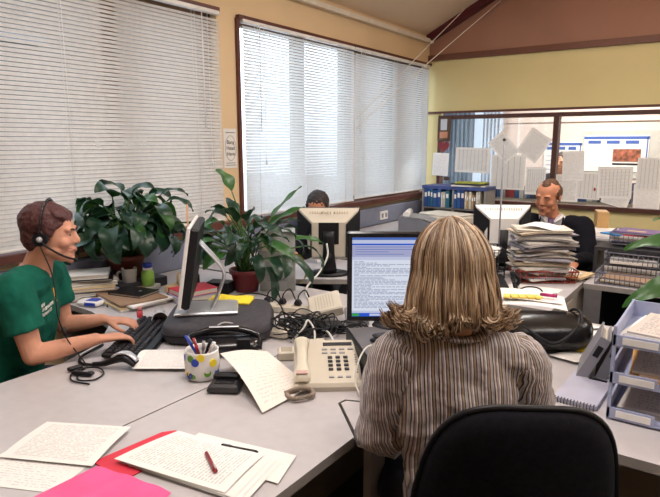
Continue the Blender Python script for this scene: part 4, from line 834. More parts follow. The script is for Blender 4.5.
# handset arc and cord in front of the keyboard
t = thing('telephone_handset', 'black handset with a silver arched end beside the keyboard', 'handset', (1.175, 1.135, ZT), R(30))
q = MB(); q.loft([(-.075, 0, .012), (-.03, 0, .018), (.02, 0, .038), (.05, 0, .042), (.085, 0, .02)], [(.010, .009), (.012, .010), (.020, .014), (.026, .016), (.024, .010)], ref=(0, 1, 0), seg=12, sub=4); q.build('grip', 'black', t)
q = MB(); q.loft([(-.0, 0, .046), (.03, 0, .060), (.06, 0, .058), (.09, 0, .034)], [(.016, .004)]*4, ref=(0, 1, 0), seg=10, sub=4); q.build('silver_arc', 'silver', t)
def cable(label, pts, r=.0028, m='black', group='loose cables on the desks', name='cable'): return tag(MB().tube(pts, r, 7, 7).build(name, m), label, 'cable', group)
cable('black cable from the handset curling towards the man in green', [(1.11, 1.10, ZT+.01), (1.05, 1.09, ZT+.006), (1.0, 1.12, ZT+.008), (.97, 1.19, ZT+.01), (.94, 1.25, ZT+.006)], .0055)
cable('black coiled headset cable on the desk below the typing arms', [(1.10, 1.08, ZT+.006), (1.13, 1.03, ZT+.006), (1.18, 1.0, ZT+.006), (1.22, 1.03, ZT+.006), (1.20, 1.08, ZT+.008), (1.14, 1.09, ZT+.012), (1.11, 1.03, ZT+.012), (1.16, .985, ZT+.006), (1.24, 1.0, ZT+.006)], .003)
t = thing('cable_switch', 'black inline control on the headset cable', 'switch', (1.15, 1.035, ZT+.004), R(25)); MB().box((0, 0, .007), (.075, .022, .014), bev=.004).build('casing', 'black', t); MB().box((.01, 0, .0145), (.016, .01, .002)).build('button', 'grey', t)
t = thing('cable_switch', 'second black inline control nearer the man in green', 'switch', (1.085, 1.045, ZT+.004), R(80)); MB().box((0, 0, .007), (.05, .02, .014), bev=.004).build('casing', 'black', t)
cable('thin grey cable looping from the keyboard over the bag front', [(1.03, 1.56, ZT+.02), (1.14, 1.43, ZT+.004), (1.20, 1.46, ZT+.03), (1.19, 1.56, ZT+.06), (1.12, 1.47, ZT+.006), (1.25, 1.36, ZT+.003), (1.32, 1.43, ZT+.05), (1.31, 1.55, ZT+.085), (1.40, 1.66, ZT+.02)], .0032, mat('grey_cable', (.42, .40, .40), .5))
cable('black cable draped over the bag behind the yellow wallet', [(.98, 1.62, .805), (1.06, 1.74, .806), (1.12, 1.90, .82), (1.25, 1.93, .80), (1.36, 1.86, .75), (1.42, 1.78, ZT+.004)], .0035)
# charger cradle
t = thing('charger_cradle', 'small black charging cradle in front of the pen pot', 'charger', (1.625, 1.235, ZT), R(30))
q = MB(); q.box((0, 0, .016), (.105, .085, .030), bev=.008, taper=.9); q.build('base', 'grey_dk', t); q = MB(); q.box((0, .022, .037), (.085, .03, .022), bev=.006); q.build('back_rest', 'black', t); q = MB(); q.box((0, -.012, .0325), (.06, .03, .003)); q.build('slot', 'black_gloss', t)
# note paper hanging over the cradle
sheet([(1.84, 1.17, ZT+.003), (1.85, 1.39, ZT+.006), (1.56, 1.515, ZT+.025), (1.50, 1.335, ZT+.060)], hand, 'cream handwritten sheet draped between the pen pot and telephone', fn=lambda u, v: (0, 0, .022*math.sin(v*3.14)*(1-u)+.01*math.sin(u*3.14)*v+.004))
# ================================================================ TELEPHONE
t = thing('telephone', 'beige desk telephone with handset, display and keypad', 'telephone', (1.825, 1.515, ZT), R(38)); t.scale = (1.2, 1.2, 1.2)
q = MB(); ol = [(-.08, 0), (.08, 0), (.08, .014), (.075, .06), (-.08, .06)]
tl = Matrix.Rotation(R(13), 3, 'X')
q.box((0, 0, .030), (.185, .225, .034), rot=tl, bev=.008); q.box((0, .06, .022), (.165, .09, .04), bev=.004); q.build('body', 'beige', t)
TP = lambda x, y, z: Vector((0, 0, .030))+tl@Vector((x, y, z))
q = MB(); q.box(TP(.035, .082, .0178), (.085, .016, .002), rot=tl); q.build('display', 'grey_dk', t)
for r_ in range(4):
    for c in range(3): q = MB(); q.box(TP(.010+.022*c, .012-.019*r_, .0188), (.013, .0105, .005), rot=tl, bev=.0015); q.build('key', 'grey_dk', t)
for r_ in range(2):
    for c in range(3+(r_ == 0)): q = MB(); q.box(TP(-.004+.025*c, .054-.018*r_, .018), (.016, .006, .003), rot=tl); q.build('function_key', 'grey', t)
for c in range(3): q = MB(); q.box(TP(.010+.023*c, -.080, .018), (.014, .006, .003), rot=tl); q.build('function_key', 'grey', t)
q = MB(); q.loft([TP(-.070, .10, .016), TP(-.070, .085, .028), TP(-.070, .04, .034), TP(-.070, -.04, .034), TP(-.070, -.085, .028), TP(-.070, -.10, .016)], [(.019, .010), (.023, .013), (.016, .009), (.016, .009), (.023, .013), (.019, .010)], ref=(1, 0, 0), seg=14, sub=4); hs_ = q.build('handset', mat('handset_cream', (.66, .61, .50), .4), t)
q = MB(); q.box(TP(-.070, -.088, .042), (.03, .014, .002), rot=tl); q.build('label', mat('pink_label', (.55, .36, .33), .6), hs_)
q = MB(); 
for k in range(8): q.cyl(TP(.082, -.06+.012*k, .0175), TP(.082, -.06+.012*k, .0185), .0022, seg=6)
q.build('speaker_grille', 'grey_dk', t)
# coiled cord: a helix along a bent path, lying as a loop in front of the phone
path = cr_path([(1.825, 1.41, .765), (1.835, 1.385, .738), (1.835, 1.34, .733), (1.83, 1.295, .732), (1.87, 1.29, .732), (1.895, 1.34, .733), (1.865, 1.37, .733), (1.845, 1.33, .745), (1.82, 1.30, .735)], 22)
hx = []; N_ = len(path)
for i in range(N_*3):
    f_ = i/3; j = min(int(f_), N_-2); p = path[j].lerp(path[j+1], f_-j); x, y, _ = basis(path[j+1]-path[j], (0, 0, 1)); a = i*.95; hx.append(p+(x*math.cos(a)+y*math.sin(a))*.0055)
tag(MB().loft(hx, [.0026]*len(hx), seg=5).build('coiled_cord', mat('cord_taupe', (.30, .24, .19), .5)), 'coiled taupe telephone cord bunched in front of the beige phone', 'cord')
# ================================================================ POWER STRIPS, BOXES, CABLES IN THE MIDDLE
def strip(label, c, rz, n, L, plugs=0):
    t = thing('power_strip', label, 'power strip', c, rz); MB().box((0, 0, .018), (L, .055, .036), bev=.006).build('casing', 'beige', t)
    for k in range(n):
        x = -L/2+.035+k*(L-.07)/(max(1, n-1)); so = MB().box((x, 0, .0365), (.040, .040, .003), bev=.001).build('socket', 'beige_dk', t)
    return t
strip('beige power strip left of the telephone', (1.665, 1.60, ZT), R(40), 3, .20); strip('cream power strip with black plugs behind the cables', (1.25, 2.02, ZT), R(18), 4, .30)
for k in range(3):
    t = thing('plug', '%s of the three black plugs in the rear power strip' % ('leftmost', 'middle', 'rightmost')[k], 'plug', (1.145+.073*k, 1.99+.024*k, ZT+.039), R(18)); MB().box((0, 0, .014), (.034, .034, .028), bev=.006, taper=.7).build('body', 'black', t); MB().tube([(0, 0, .028), (.005, .01, .05), (.02, .05, .06), (.03, .09, -.0)], .0035, 6).build('lead', 'black', t)
t = thing('router', 'cream plastic box propped up among the cables', 'box', (1.435, 2.055, ZT+.035), R(38)); tw = Matrix.Rotation(R(-14), 3, 'Y')@Matrix.Rotation(R(12), 3, 'X'); MB().box((0, 0, .02), (.15, .17, .045), rot=tw, bev=.006).build('casing', 'beige', t)
q = MB(); [q.box(tw@Vector((-.04+.013*k, 0, .024))+Vector((0, 0, .02)), (.003, .12, .001), rot=tw) for k in range(7)]; q.build('ridges', 'beige_dk', t)
tag(MB().box((0, 0, .0), (.10, .11, .035), rot=Matrix.Rotation(R(14), 3, 'X'), bev=.005).build('adapter_box', 'grey', loc=(1.60, 2.06, ZT+.034), rz=R(38)), 'grey plastic box half behind the monitor edge', 'box')
tag(MB().box((0, 0, .016), (.13, .08, .032), bev=.006).build('power_adapter', 'black', loc=(1.555, 1.905, ZT+.001), rz=R(50)), 'black power adapter among the tangled cables', 'adapter')
tag(MB().box((0, 0, .012), (.07, .05, .024), bev=.01).build('tape_dispenser', mat('mint_plastic', (.38, .50, .33), .4), loc=(1.44, 1.90, ZT+.001), rz=R(10)), 'small mint green block among the cables', 'dispenser')
tag(MB().box((0, 0, .02), (.11, .05, .04), bev=.01).build('power_supply', 'beige', loc=(1.43, 1.72, ZT+.001), rz=R(10)), 'cream power supply left of the cable tangle', 'adapter')
tag(MB().box((0, 0, .012), (.09, .05, .024), bev=.006).build('network_switch', 'beige', loc=(1.62, 1.72, ZT+.001), rz=R(50)), 'small cream box right of the cable tangle', 'box')
rn = random.Random(21)
wherec = ['looping near the telephone', 'looping by the monitor', 'looping in front of the rear power strip', 'looping beside the bag']
for i in range(15):
    cx, cy = 1.50+rn.uniform(-.05, .05), 1.80+rn.uniform(-.06, .06); pts = []; a0 = rn.random()*6; rr = rn.uniform(.05, .105); nl = rn.randint(6, 11)
    for k in range(nl): a = a0+k*1.15; pts.append((cx+rr*math.cos(a)*rn.uniform(.7, 1.25), cy+rr*math.sin(a)*rn.uniform(.6, 1.3), ZT+.005+abs(math.sin(k*1.3+i))*rn.uniform(.02, .085)))
    pts.append((cx+rn.uniform(-.12, .16), cy+rn.uniform(-.1, .2), ZT+.006)); cable('black cable looping in the tangle left of the document monitor', pts, rn.choice([.0025, .003, .004]), 'black', 'black cables in the tangle')
for i in range(5):
    cx, cy = 1.68+rn.uniform(-.04, .05), 1.93+rn.uniform(-.06, .05); pts = [(cx-.12, cy-.09, ZT+.006)]
    for k in range(6): a = k*1.2+i; pts.append((cx+.06*math.cos(a), cy+.06*math.sin(a), ZT+.008+.03*abs(math.sin(k+i))))
    cable('thin black cable curled behind the flat black computer', pts, .0026, 'black', 'cables behind the flat computer')
wcb = mat('white_cable', (.70, .69, .66), .4)
cable('white cable standing up out of the black tangle', [(1.52, 1.70, ZT+.004), (1.56, 1.73, ZT+.06), (1.56, 1.76, ZT+.085), (1.60, 1.75, ZT+.05), (1.64, 1.69, ZT+.005)], .004, wcb)
cable('white cable crossing towards the telephone', [(1.58, 1.83, ZT+.03), (1.64, 1.79, ZT+.04), (1.70, 1.75, ZT+.012), (1.73, 1.71, ZT+.004)], .004, wcb)
cable('white cable hanging from the back of the beige monitor', [(1.00, 2.68, .93), (1.02, 2.66, .86), (1.02, 2.58, .78), (1.05, 2.42, ZT+.008), (1.18, 2.26, ZT+.004), (1.30, 2.2, ZT+.004)], .0055, wcb)
cable('white cable curving from the white plug over the computer front', [(2.01, 1.60, .835), (1.97, 1.545, .845), (1.965, 1.49, .80), (1.985, 1.45, .745), (2.06, 1.40, .725), (2.10, 1.36, .735)], .003, wcb)
tag(MB().box((0, 0, .007), (.055, .035, .014), bev=.004).build('usb_hub', 'white', loc=(2.05, 1.62, ZT+.098), rz=R(30)), 'small white hub on the flat black computer', 'usb hub')
t = thing('stapler', 'black wedge-shaped stapler lying on the flat computer', 'stapler', (1.95, 1.70, ZT+.097), R(70)); MB().box((0, 0, .006), (.11, .05, .012), bev=.004).build('foot', 'black', t); MB().box((0, 0, .019), (.10, .038, .014), rot=Matrix.Rotation(R(6), 3, 'Y'), bev=.005).build('arm', 'grey_dk', t)
# ================================================================ FOREGROUND PAPERS
Z1 = ZT+.0015
sheet([(1.47, .50), (1.71, .61), (1.64, .80), (1.42, .70)], note, 'handwritten sheet half under the typed sheet at the far left foreground', z=Z1)
sheet([(1.46, .61), (1.69, .72), (1.61, .89), (1.38, .78)], txt, 'loose typed sheet lying uppermost at the far left foreground', z=Z1+.006, fn=lambda u, v: (0, 0, .004*math.sin(v*3.1)+.006*u*v))
tag(MB().extrude([(1.668, .735), (1.80, .73), (1.80, .965), (1.71, .958), (1.688, .93)], (0, 0, Z1), (1, 0, 0), (0, 1, 0), (0, 0, 1), .003).build('card_folder', 'redc'), 'red card folder under the typed papers in the foreground', 'folder')
pk = MB(); pk.sheet((1.69, .45, Z1+.004), (2.0, .50, Z1+.004), (1.93, .762, Z1+.004), (1.695, .728, Z1+.004), 16, 12, lambda u, v: (0, 0, .014*math.sin(u*3.14)*math.sin(v*2.4+.4)+.002*math.sin(u*17)))
tag(pk.build('plastic_wallet', mat('pink_plastic', (.80, .10, .30), .45), None), 'bright pink wallet at the bottom edge of the foreground papers', 'wallet')
sheet([(1.80, .88), (2.105, .925), (2.065, 1.045), (1.775, .985)], 'wpaper', 'white envelope beneath the black pen in the foreground', z=Z1+.004, name='envelope', cat='envelope')
for i, (dx, dy, m_) in enumerate(((.04, .01, 'wpaper'), (.025, .012, txt2), (.012, .004, 'wpaper'))):
    sheet([(1.72+dx, .76+dy), (2.055+dx, .82+dy*.3), (2.015+dx, .99+dy), (1.745+dx, .945+dy)], m_, ('lowest page of the typed report in the foreground', 'middle page of the typed report in the foreground', 'page just under the top of the typed report in the foreground')[i], z=Z1+.006+.0018*i)
# the text runs across the short side of the top page
P_ = [Vector(p) for p in ((2.04, .82, Z1+.0125), (2.005, .99, Z1+.0125), (1.74, .945, Z1+.0125), (1.72, .76, Z1+.0125))]
sheet([P_[0], P_[1], P_[2], P_[3]], txt, 'typed top page of the report beneath the red pen', fn=lambda u, v: (0, 0, .003*math.sin(u*3.14)+.004*v*v))
pen((1.888, .905, Z1+.022), (1.972, .858, Z1+.022), mat('maroon_pen', (.30, .02, .03), .3), 'red pen lying on the typed report in the foreground', .0045, tip='silver')
pen((1.985, .992, Z1+.012), (1.885, .963, Z1+.012), 'black_gloss', 'black pen lying on the white envelope in the foreground', .004)
# ================================================================ LETTER TRAYS ON THE RIGHT DESK
tx0, tx1, ty0, ty1 = 2.665, 2.93, 1.72, 2.06
t = thing('letter_tray', 'lavender-grey three-tier letter tray at the right edge', 'letter tray', (tx0, ty0, ZT))
wl, dl = tx1-tx0, ty1-ty0
for k, z in enumerate((.006, .112, .222)):
    q = MB(); q.box((wl/2, dl/2, z+.003), (wl, dl, .005)); q.box((.004, dl/2, z+.028), (.006, dl, .055)).box((wl-.004, dl/2, z+.028), (.006, dl, .055)).box((wl/2, dl-.004, z+.028), (wl, .006, .055))
    q.box((.06, .003, z+.016), (.12, .008, .032)).box((wl-.05, .003, z+.016), (.10, .008, .032)); q.box((wl/2, .012, z+.008), (wl, .02, .012)); ti = q.build('tray', 'bluegrey', t)
    q = MB(); q.box((.068, -.002, z+.017), (.088, .003, .019)); q.build('label', 'white', ti)
for (x, y) in ((.004, .004), (wl-.004, .004), (.004, dl-.004), (wl-.004, dl-.004)): q = MB(); q.box((x, y, .14), (.010, .010, .28), bev=.002); q.build('upright', 'bluegrey', t)
rn = random.Random(2)
for (z, n_, m_, lb, rot_) in ((.012, 3, mag, 'bottom', -4), (.118, 4, 'manila', 'middle', 5), (.228, 4, 'wpaper', 'top', -8)):
    for i in range(n_):
        mm = (mag if i == n_-1 else m_) if lb != 'middle' else (mag if i == n_-1 else 'orange' if i < 2 else 'wpaper')
        s_ = .215-.01*i; o = tag(MB().box((0, 0, .003), (s_*.98, .29-.015*i, .006)).build('document', ['wpaper'] if mm == 'wpaper' else [mm], loc=(tx0+wl/2+rn.uniform(-.01, .02), ty0+dl/2+rn.uniform(-.005, .015), ZT+z+.0063*i), rz=R(rot_+rn.uniform(-3, 3))), '%s paper in the %s tier of the letter tray' % (('lowest', 'second lowest', 'third lowest', 'topmost')[i] if n_ == 4 else ('lowest', 'middle', 'topmost')[i], lb), 'paper', 'papers in the letter tray')
tag(MB().box((0, 0, .004), (.03, .05, .006)).build('sticky_note', 'yellow_f', loc=(tx0+.14, ty0+.27, ZT+.118+.0262), rz=.4), 'yellow sticky note on the middle tier papers', 'sticky note')
# spiral notebook in front, leaning binders, sheets
t = thing('spiral_notebook', 'pale lavender spiral notebook lying left of the letter tray', 'notebook', (2.575, 1.885, ZT+.002), R(-2)); MB().box((0, .0, .006), (.125, .26, .012)).build('cover', mat('pale_lavender', (.50, .50, .62), .5), t); MB().box((.02, .085, .0125), (.055, .016, .002)).build('label', 'black', t)
for k in range(13): q = MB(); q.loft([Vector((-.056+.0093*k, -.13+.008*math.cos(a), .006+.010*math.sin(a))) for a in [i*math.pi/4 for i in range(9)]], [.0012]*9, seg=5); q.build('ring', 'black', t)
for i, (x, a, m_, lb) in enumerate(((2.60, 24, 'grey', 'grey lever file leaning left against the letter tray'), (2.635, 20, mat('mid_grey_card', (.20, .20, .22), .6), 'dark grey file leaning behind the first against the tray'))):
    t = thing('lever_file', lb, 'file', (x-.055+.02*i, 2.06+.015*i, ZT+.002), R(8)); rr_ = Matrix.Rotation(R(a), 3, 'Y'); C_ = Vector((0, 0, .0)); q = MB(); q.box(rr_@Vector((0, 0, .08)), (.006, .18, .16), rot=rr_); q.box(rr_@Vector((-.028, 0, .08)), (.006, .18, .16), rot=rr_); q.box(rr_@Vector((-.014, -.088, .08)), (.03, .006, .16), rot=rr_); q.build('cover', m_, t)
    q = MB(); q.box(rr_@Vector((-.014, 0, .073)), (.02, .16, .145), rot=rr_); q.build('pages', 'pageedge', t); q = MB(); q.box(rr_@Vector((-.014, -.092, .11)), (.018, .003, .04), rot=rr_); q.build('spine_label', 'black', t)
# black shiny bag with papers and yellow tabs on it
t = thing('handbag', 'glossy black rounded bag right of the seated woman', 'bag', (2.355, 2.20, ZT), R(35))
q = MB(); q.loft([(-.19, 0, .07), (-.175, 0, .07), (-.10, 0, .075), (.05, 0, .075), (.135, 0, .072), (.165, 0, .068), (.175, 0, .066)], [(.03, .03), (.08, .058), (.10, .072), (.105, .072), (.095, .068), (.06, .05), (.02, .02)], ref=(0, 1, 0), seg=26, sub=3); o = q.build('body', mat('black_patent', (.005, .004, .005), .25, spec=.35, bump=.3, bscale=30), t)
q = MB(); q.tube([(.11, -.085, .10), (.125, -.04, .145), (.13, .0, .155), (.125, .05, .14), (.11, .085, .09)], .006, 6); q.build('seam', 'black', t)
q = MB(); q.tube([(-.12, -.05, .13), (-.08, -.09, .10), (0, -.105, .06), (.08, -.09, .10), (.12, -.04, .135)], .008, 6); q.build('strap', 'black', t)
zb_ = ZT+.152
sheet([(2.16, 2.17, zb_), (2.43, 2.245, zb_+.004), (2.37, 2.44, zb_+.006), (2.12, 2.36, zb_+.002)], 'wpaper', 'white sheet lying on the black bag under the yellow tabs', fn=lambda u, v: (0, 0, -.012*(u-.5)**2*4+.01))
sheet([(2.18, 2.22, zb_+.016), (2.40, 2.29, zb_+.018), (2.33, 2.47, zb_+.012), (2.10, 2.40, zb_+.012)], txt, 'printed sheet under the pink highlighter on the black bag', fn=lambda u, v: (0, 0, .004*math.sin(u*5)))
for i in range(5): tag(MB().box((0, 0, .003), (.026, .045, .006)).build('sticky_tab', mat('yellow_tab', (.85, .62, .12), .6), loc=(2.195+.026*i, 2.245+.014*i, zb_+.022), rz=R(20+i*7)), '%s of the five yellow tabs on the black bag' % ('leftmost', 'second from left', 'middle', 'second from right', 'rightmost')[i], 'sticky note', 'yellow tabs on the black bag')
pen((2.30, 2.335, zb_+.028), (2.365, 2.345, zb_+.028), mat('magenta_pen', (.45, .02, .15), .4), 'short magenta highlighter on the sheet over the black bag', .007, name='highlighter')
for i, (cs, m_, lb) in enumerate((([(2.36, 2.45), (2.53, 2.53), (2.47, 2.63), (2.32, 2.58)], 'wpaper', 'cream sheet fanned out furthest behind the black bag'), ([(2.44, 2.40), (2.58, 2.47), (2.52, 2.58), (2.40, 2.50)], 'wpaper', 'cream sheet fanned out next to the dark gap'), ([(2.43, 2.18), (2.57, 2.20), (2.56, 2.34), (2.44, 2.32)], 'manila', 'tan envelope on the desk between black bag and files'), ([(2.40, 2.12), (2.50, 2.10), (2.55, 2.19), (2.46, 2.22)], 'wpaper', 'crumpled cream paper at the foot of the black bag'))):
    sheet([(x, y, ZT+.002+.003*i+(.03 if k == 1 and i < 2 else 0)) for k, (x, y) in enumerate(cs)], m_, lb, fn=lambda u, v: (0, 0, .006*math.sin(u*4)*math.sin(v*3)))
tag(MB().box((0, 0, .004), (.06, .03, .008)).build('sticky_note', 'yellow_f', loc=(2.50, 2.24, ZT+.012), rz=.3), 'yellow sticky pad between black bag and files', 'sticky note')
# ================================================================ DESK OF THE SUITED MAN
def basket(t, c, w, l, h, m, n=9, r=.0022, flare=.0):
    c = Vector(c); hw, hl = w/2, l/2
    q = MB(); 
    for (z, f_) in ((.0, 0), (h*.5, flare/2), (h, flare)):
        q.tube([c+Vector(p) for p in ((-hw-f_, -hl-f_, z), (hw+f_, -hl-f_, z), (hw+f_, hl+f_, z), (-hw-f_, hl+f_, z), (-hw-f_, -hl-f_, z))], r*(1.6 if z == h else 1), 6, 1)
    q.build('rim', m, t); q = MB()
    for i in range(n+1):
        x = -hw+w*i/n; q.tube([c+Vector(p) for p in ((x*(1+flare/hw), -hl-flare, h), (x, -hl, 0), (x, hl, 0), (x*(1+flare/hw), hl+flare, h))], r, 5, 1)
    k = max(3, int(n*l/w))
    for i in range(k+1):
        y = -hl+l*i/k; q.tube([c+Vector(p) for p in ((-hw-flare, y*(1+flare/hl), h), (-hw, y, 0), (hw, y, 0), (hw+flare, y*(1+flare/hl), h))], r, 5, 1)
    q.build('wires', m, t)
bz = ZT+.002
t = thing('wire_basket', 'red-brown wire basket under the tall heap of papers', 'basket', (2.03, 3.40, bz), R(32)); basket(t, (0, 0, .004), .30, .24, .065, mat('red_wire', (.28, .035, .02), .45), 9, .003, .012)
rn = random.Random(8); z = bz+.012; ordn = ['topmost', 'second', 'third', 'fourth', 'fifth', 'sixth', 'seventh', 'eighth', 'ninth', 'tenth', 'eleventh', 'twelfth', 'thirteenth', 'fourteenth', 'fifteenth', 'sixteenth', 'seventeenth', 'eighteenth', 'nineteenth', 'twentieth', 'twenty-first', 'twenty-second', 'twenty-third', 'twenty-fourth', 'twenty-fifth', 'twenty-sixth']
NB = 26; pe_ = [mat('bundle_edge_%d' % i, c, .85, var=.25, scale=200) for i, c in enumerate(((.62, .57, .50), (.70, .67, .63), (.45, .42, .42), (.36, .34, .40), (.60, .50, .38)))]
for i in range(NB):
    h_ = rn.uniform(.0078, .0142); w0, l0 = (.215, .225) if i < 5 else (.30, .22); a = R(32+rn.uniform(-16, 16)); k = rn.randrange(5) if i not in (16, 17) else 3
    dx, dy = rn.uniform(-.022, .022), rn.uniform(-.02, .02); q = MB(); tw = rn.uniform(-.012, .016); up0 = rn.uniform(-.006, .014)
    nX = 8
    for lay in range(3):
        zz0, zz1 = h_*lay/3, h_*(lay+.82)/3; ox, oy = rn.uniform(-.008, .008), rn.uniform(-.008, .008); n0 = len(q.v)
        for j in range(nX+1):
            u = j/nX-.5; sag = -up0*(u*2)**2*(1 if i > 8 else .4)
            for (yy, zz) in ((-l0/2, zz0), (l0/2, zz0), (l0/2, zz1), (-l0/2, zz1)): q.v.append(Vector((u*w0+ox, yy+oy, zz+sag+up0)))
        q.m(0)
        for j in range(nX):
            b_ = n0+j*4
            for s_ in range(4): q.face([b_+s_, b_+4+s_, b_+4+(s_+1) % 4, b_+(s_+1) % 4])
        q.face([n0+3, n0+2, n0+1, n0]); q.face([n0+nX*4+s_ for s_ in range(4)])
    tag(q.build('paper_bundle', pe_[k], loc=(2.03+dx-.02*(i/NB), 3.40+dy, z-up0*.5), rz=a), '%s paper bundle%s in the tall heap in the red-brown basket' % (ordn[NB-1-i], '' if i == NB-1 else ' from the top'), 'paper', 'paper bundles in the tall heap'); z += h_+.0004
sheet([(1.92, 3.30, z+.016), (2.10, 3.30, z+.004), (2.13, 3.46, z+.004), (1.95, 3.48, z+.018)], 'wpaper', 'curling white sheet on the very top of the tall paper heap', fn=lambda u, v: (0, 0, .006*math.sin(u*4)))
t = thing('wire_basket', 'two-tier black wire tray left of the tall paper heap', 'basket', (1.76, 3.13, bz), R(32))
for zz in (.01, .13): basket(t, (0, 0, zz), .22, .20, .07, 'black_matt', 11, .0018)
q = MB(); [q.cyl((x, y, 0), (x, y, .20), .003, seg=6) for x in (-.11, .11) for y in (-.1, .1)]; q.build('uprights', 'black_matt', t)
for i in range(3): sheet([(1.68+.01*i, 3.04, ZT+.165+.012*i), (1.86, 3.08+.02*i, ZT+.165+.012*i), (1.84, 3.24, ZT+.175+.012*i), (1.66, 3.20, ZT+.17+.014*i)], 'wpaper', ('lowest', 'middle', 'top')[i]+' white sheet in the upper black wire tray', group='sheets in the black wire tray', fn=lambda u, v: (0, 0, .006*math.sin(u*5)))
tag(MB().box((0, 0, .01), (.2, .18, .02)).build('paper_pad', 'manila', loc=(1.76, 3.13, ZT+.02), rz=R(32)), 'tan paper pad in the lower black wire tray', 'paper')
t = thing('metal_pole', 'thin grey vertical pole rising beside the black wire tray', 'pole', (1.80, 3.30, ZT)); MB().cyl((0, 0, .008), (0, 0, .80), .0055, seg=10).build('rod', 'grey', t); MB().lathe((0, 0, 0), [(.03, 0), (.03, .006), (.01, .01)], 20).build('foot', 'grey', t); MB().ell((0, 0, .80), .009).build('tip', 'grey_dk', t)
sheet([(1.90, 3.02, bz), (2.19, 3.06, bz), (2.20, 3.20, bz), (1.93, 3.19, bz)], 'wpaper', 'cream sheet on the desk in front of the red-brown basket')
t = thing('computer_mouse', 'black computer mouse at the near end of the suited man\'s desk', 'mouse', (2.14, 2.86, ZT+.001), R(20)); MB().loft([(-.045, 0, .012), (-.03, 0, .016), (.01, 0, .018), (.04, 0, .012)], [(.015, .010), (.026, .016), (.030, .017), (.02, .010)], ref=(0, 1, 0), seg=16, sub=3).build('shell', 'grey_dk', t); MB().box((.025, 0, .034), (.018, .004, .006)).build('wheel', 'grey', t)
cable('black cable looping over the mouse on the suited man\'s desk', [(2.00, 2.98, ZT+.004), (2.06, 2.99, ZT+.04), (2.14, 2.95, ZT+.05), (2.19, 2.88, ZT+.02), (2.20, 2.83, ZT+.004)], .004)
path = cr_path([(1.97, 3.14, ZT+.01), (2.0, 3.06, ZT+.06), (1.98, 3.0, ZT+.10), (2.01, 2.96, ZT+.05), (2.05, 2.90, ZT+.012)], 20); hx = []
for i in range((len(path)-1)*3):
    f_ = i/3; j = min(int(f_), len(path)-2); p = path[j].lerp(path[j+1], f_-j); x, y, _ = basis(path[j+1]-path[j], (1, 0, .1)); hx.append(p+(x*math.cos(i*.9)+y*math.sin(i*.9))*.009)
tag(MB().loft(hx, [.003]*len(hx), seg=5).build('coiled_cord', 'black'), 'black coiled telephone cord left of the mouse on the far desk', 'cord')
t = thing('telephone', 'black telephone half hidden behind the blond hair on the far desk', 'telephone', (1.86, 3.02, ZT), R(30)); MB().box((0, 0, .025), (.16, .19, .05), rot=Matrix.Rotation(R(8), 3, 'X'), bev=.01).build('body', 'black', t); MB().loft([(-.05, .09, .06), (-.05, .06, .075), (-.05, -.06, .068), (-.05, -.09, .05)], [(.02, .012), (.022, .015), (.022, .015), (.02, .012)], ref=(1, 0, 0), seg=10, sub=3).build('handset', 'black', t)
for i, (x, y, rz_, m_, lb, h_) in enumerate(((2.17, 3.60, 10, 'black', 'black folder open behind the red-brown basket', .008), (2.19, 3.53, -12, 'manila', 'tan papers beside the red-brown basket', .012), (2.12, 3.56, 30, 'wpaper', 'white papers against the far side of the basket', .01))):
    flat((x, y, bz+.013*i), (.14, .20, h_), R(rz_), m_, lb, 'paper', 'paper_pad')
# ================================================================ WORKTOP WITH WIRE TRAYS
def wire_tray(c, rz, label, w=.30, l=.24, h=.065, m='grey'):
    t = thing('wire_tray', label, 'wire tray', c, R(rz)); basket(t, (0, 0, .004), w, l, h, m, 12, .0022); return t
wm_ = mat('wire_grey', (.16, .16, .20), .5)
L_ = [((2.46, 3.56, bz), 'bottom wire tray on the right worktop'), ((2.47, 3.74, bz+.085), 'second wire tray up, holding grey papers'), ((2.47, 3.86, bz+.185), 'upper left wire tray holding the purple folder'), ((2.80, 3.86, bz+.175), 'wire tray behind the hanging leaf'), ((2.80, 3.62, bz+.05), 'wire tray right of the bottom one')]
for (c, lb) in L_: wire_tray(c, 0, lb, m=wm_)
shelf = thing('desk_riser', 'low dark riser that carries the upper wire trays', 'riser', (2.62, 3.82, bz)); MB().box((0, 0, .16), (.74, .26, .02)).build('shelf', 'grey_dk', shelf); [MB().box((x, 0, .075), (.02, .26, .15)).build('side', 'grey_dk', shelf) for x in (-.36, .36)]
rn = random.Random(31)
def pile(x, y, z, n, w, l, ms, lb, grp, rz0=0):
    for i in range(n):
        h_ = rn.uniform(.006, .014); mm = ms[i % len(ms)]
        flat((x+rn.uniform(-.01, .01), y+rn.uniform(-.01, .01), z), (w-.01*rn.random(), l-.01*rn.random(), h_), R(rz0+rn.uniform(-6, 6)), mm, '%s in %s' % (('lowest item', 'second item up', 'third item up', 'fourth item up', 'fifth item up')[i] if i < n-1 else 'topmost item', lb), 'paper', 'paper_pad', group=grp); z += h_+.001
    return z
pile(2.46, 3.56, bz+.01, 3, .24, .19, ['manila', 'wpaper', mat('brown_card', (0, 0, 0))], 'the bottom wire tray', 'papers in the bottom wire tray')
pile(2.47, 3.72, bz+.095, 2, .25, .20, ['wpaper', mat('pale_grey_card', (.42, .41, .42), .7)], 'the second wire tray', 'papers in the second wire tray')
zt_ = pile(2.46, 3.87, bz+.20, 4, .26, .20, [mat('lavender_card', (0, 0, 0)), 'manila', 'wpaper', 'redc'], 'the upper left wire tray', 'papers in the upper left wire tray')
flat((2.47, 3.87, zt_), (.25, .20, .012), R(-8), mat('violet_card', (.16, .10, .24), .5), 'dark purple folder on top of the upper wire tray', 'folder', 'folder'); flat((2.45, 3.83, zt_+.0125), (.10, .035, .002), R(-8), 'manila', 'cream label strip on the dark purple folder', 'label', 'label_strip')
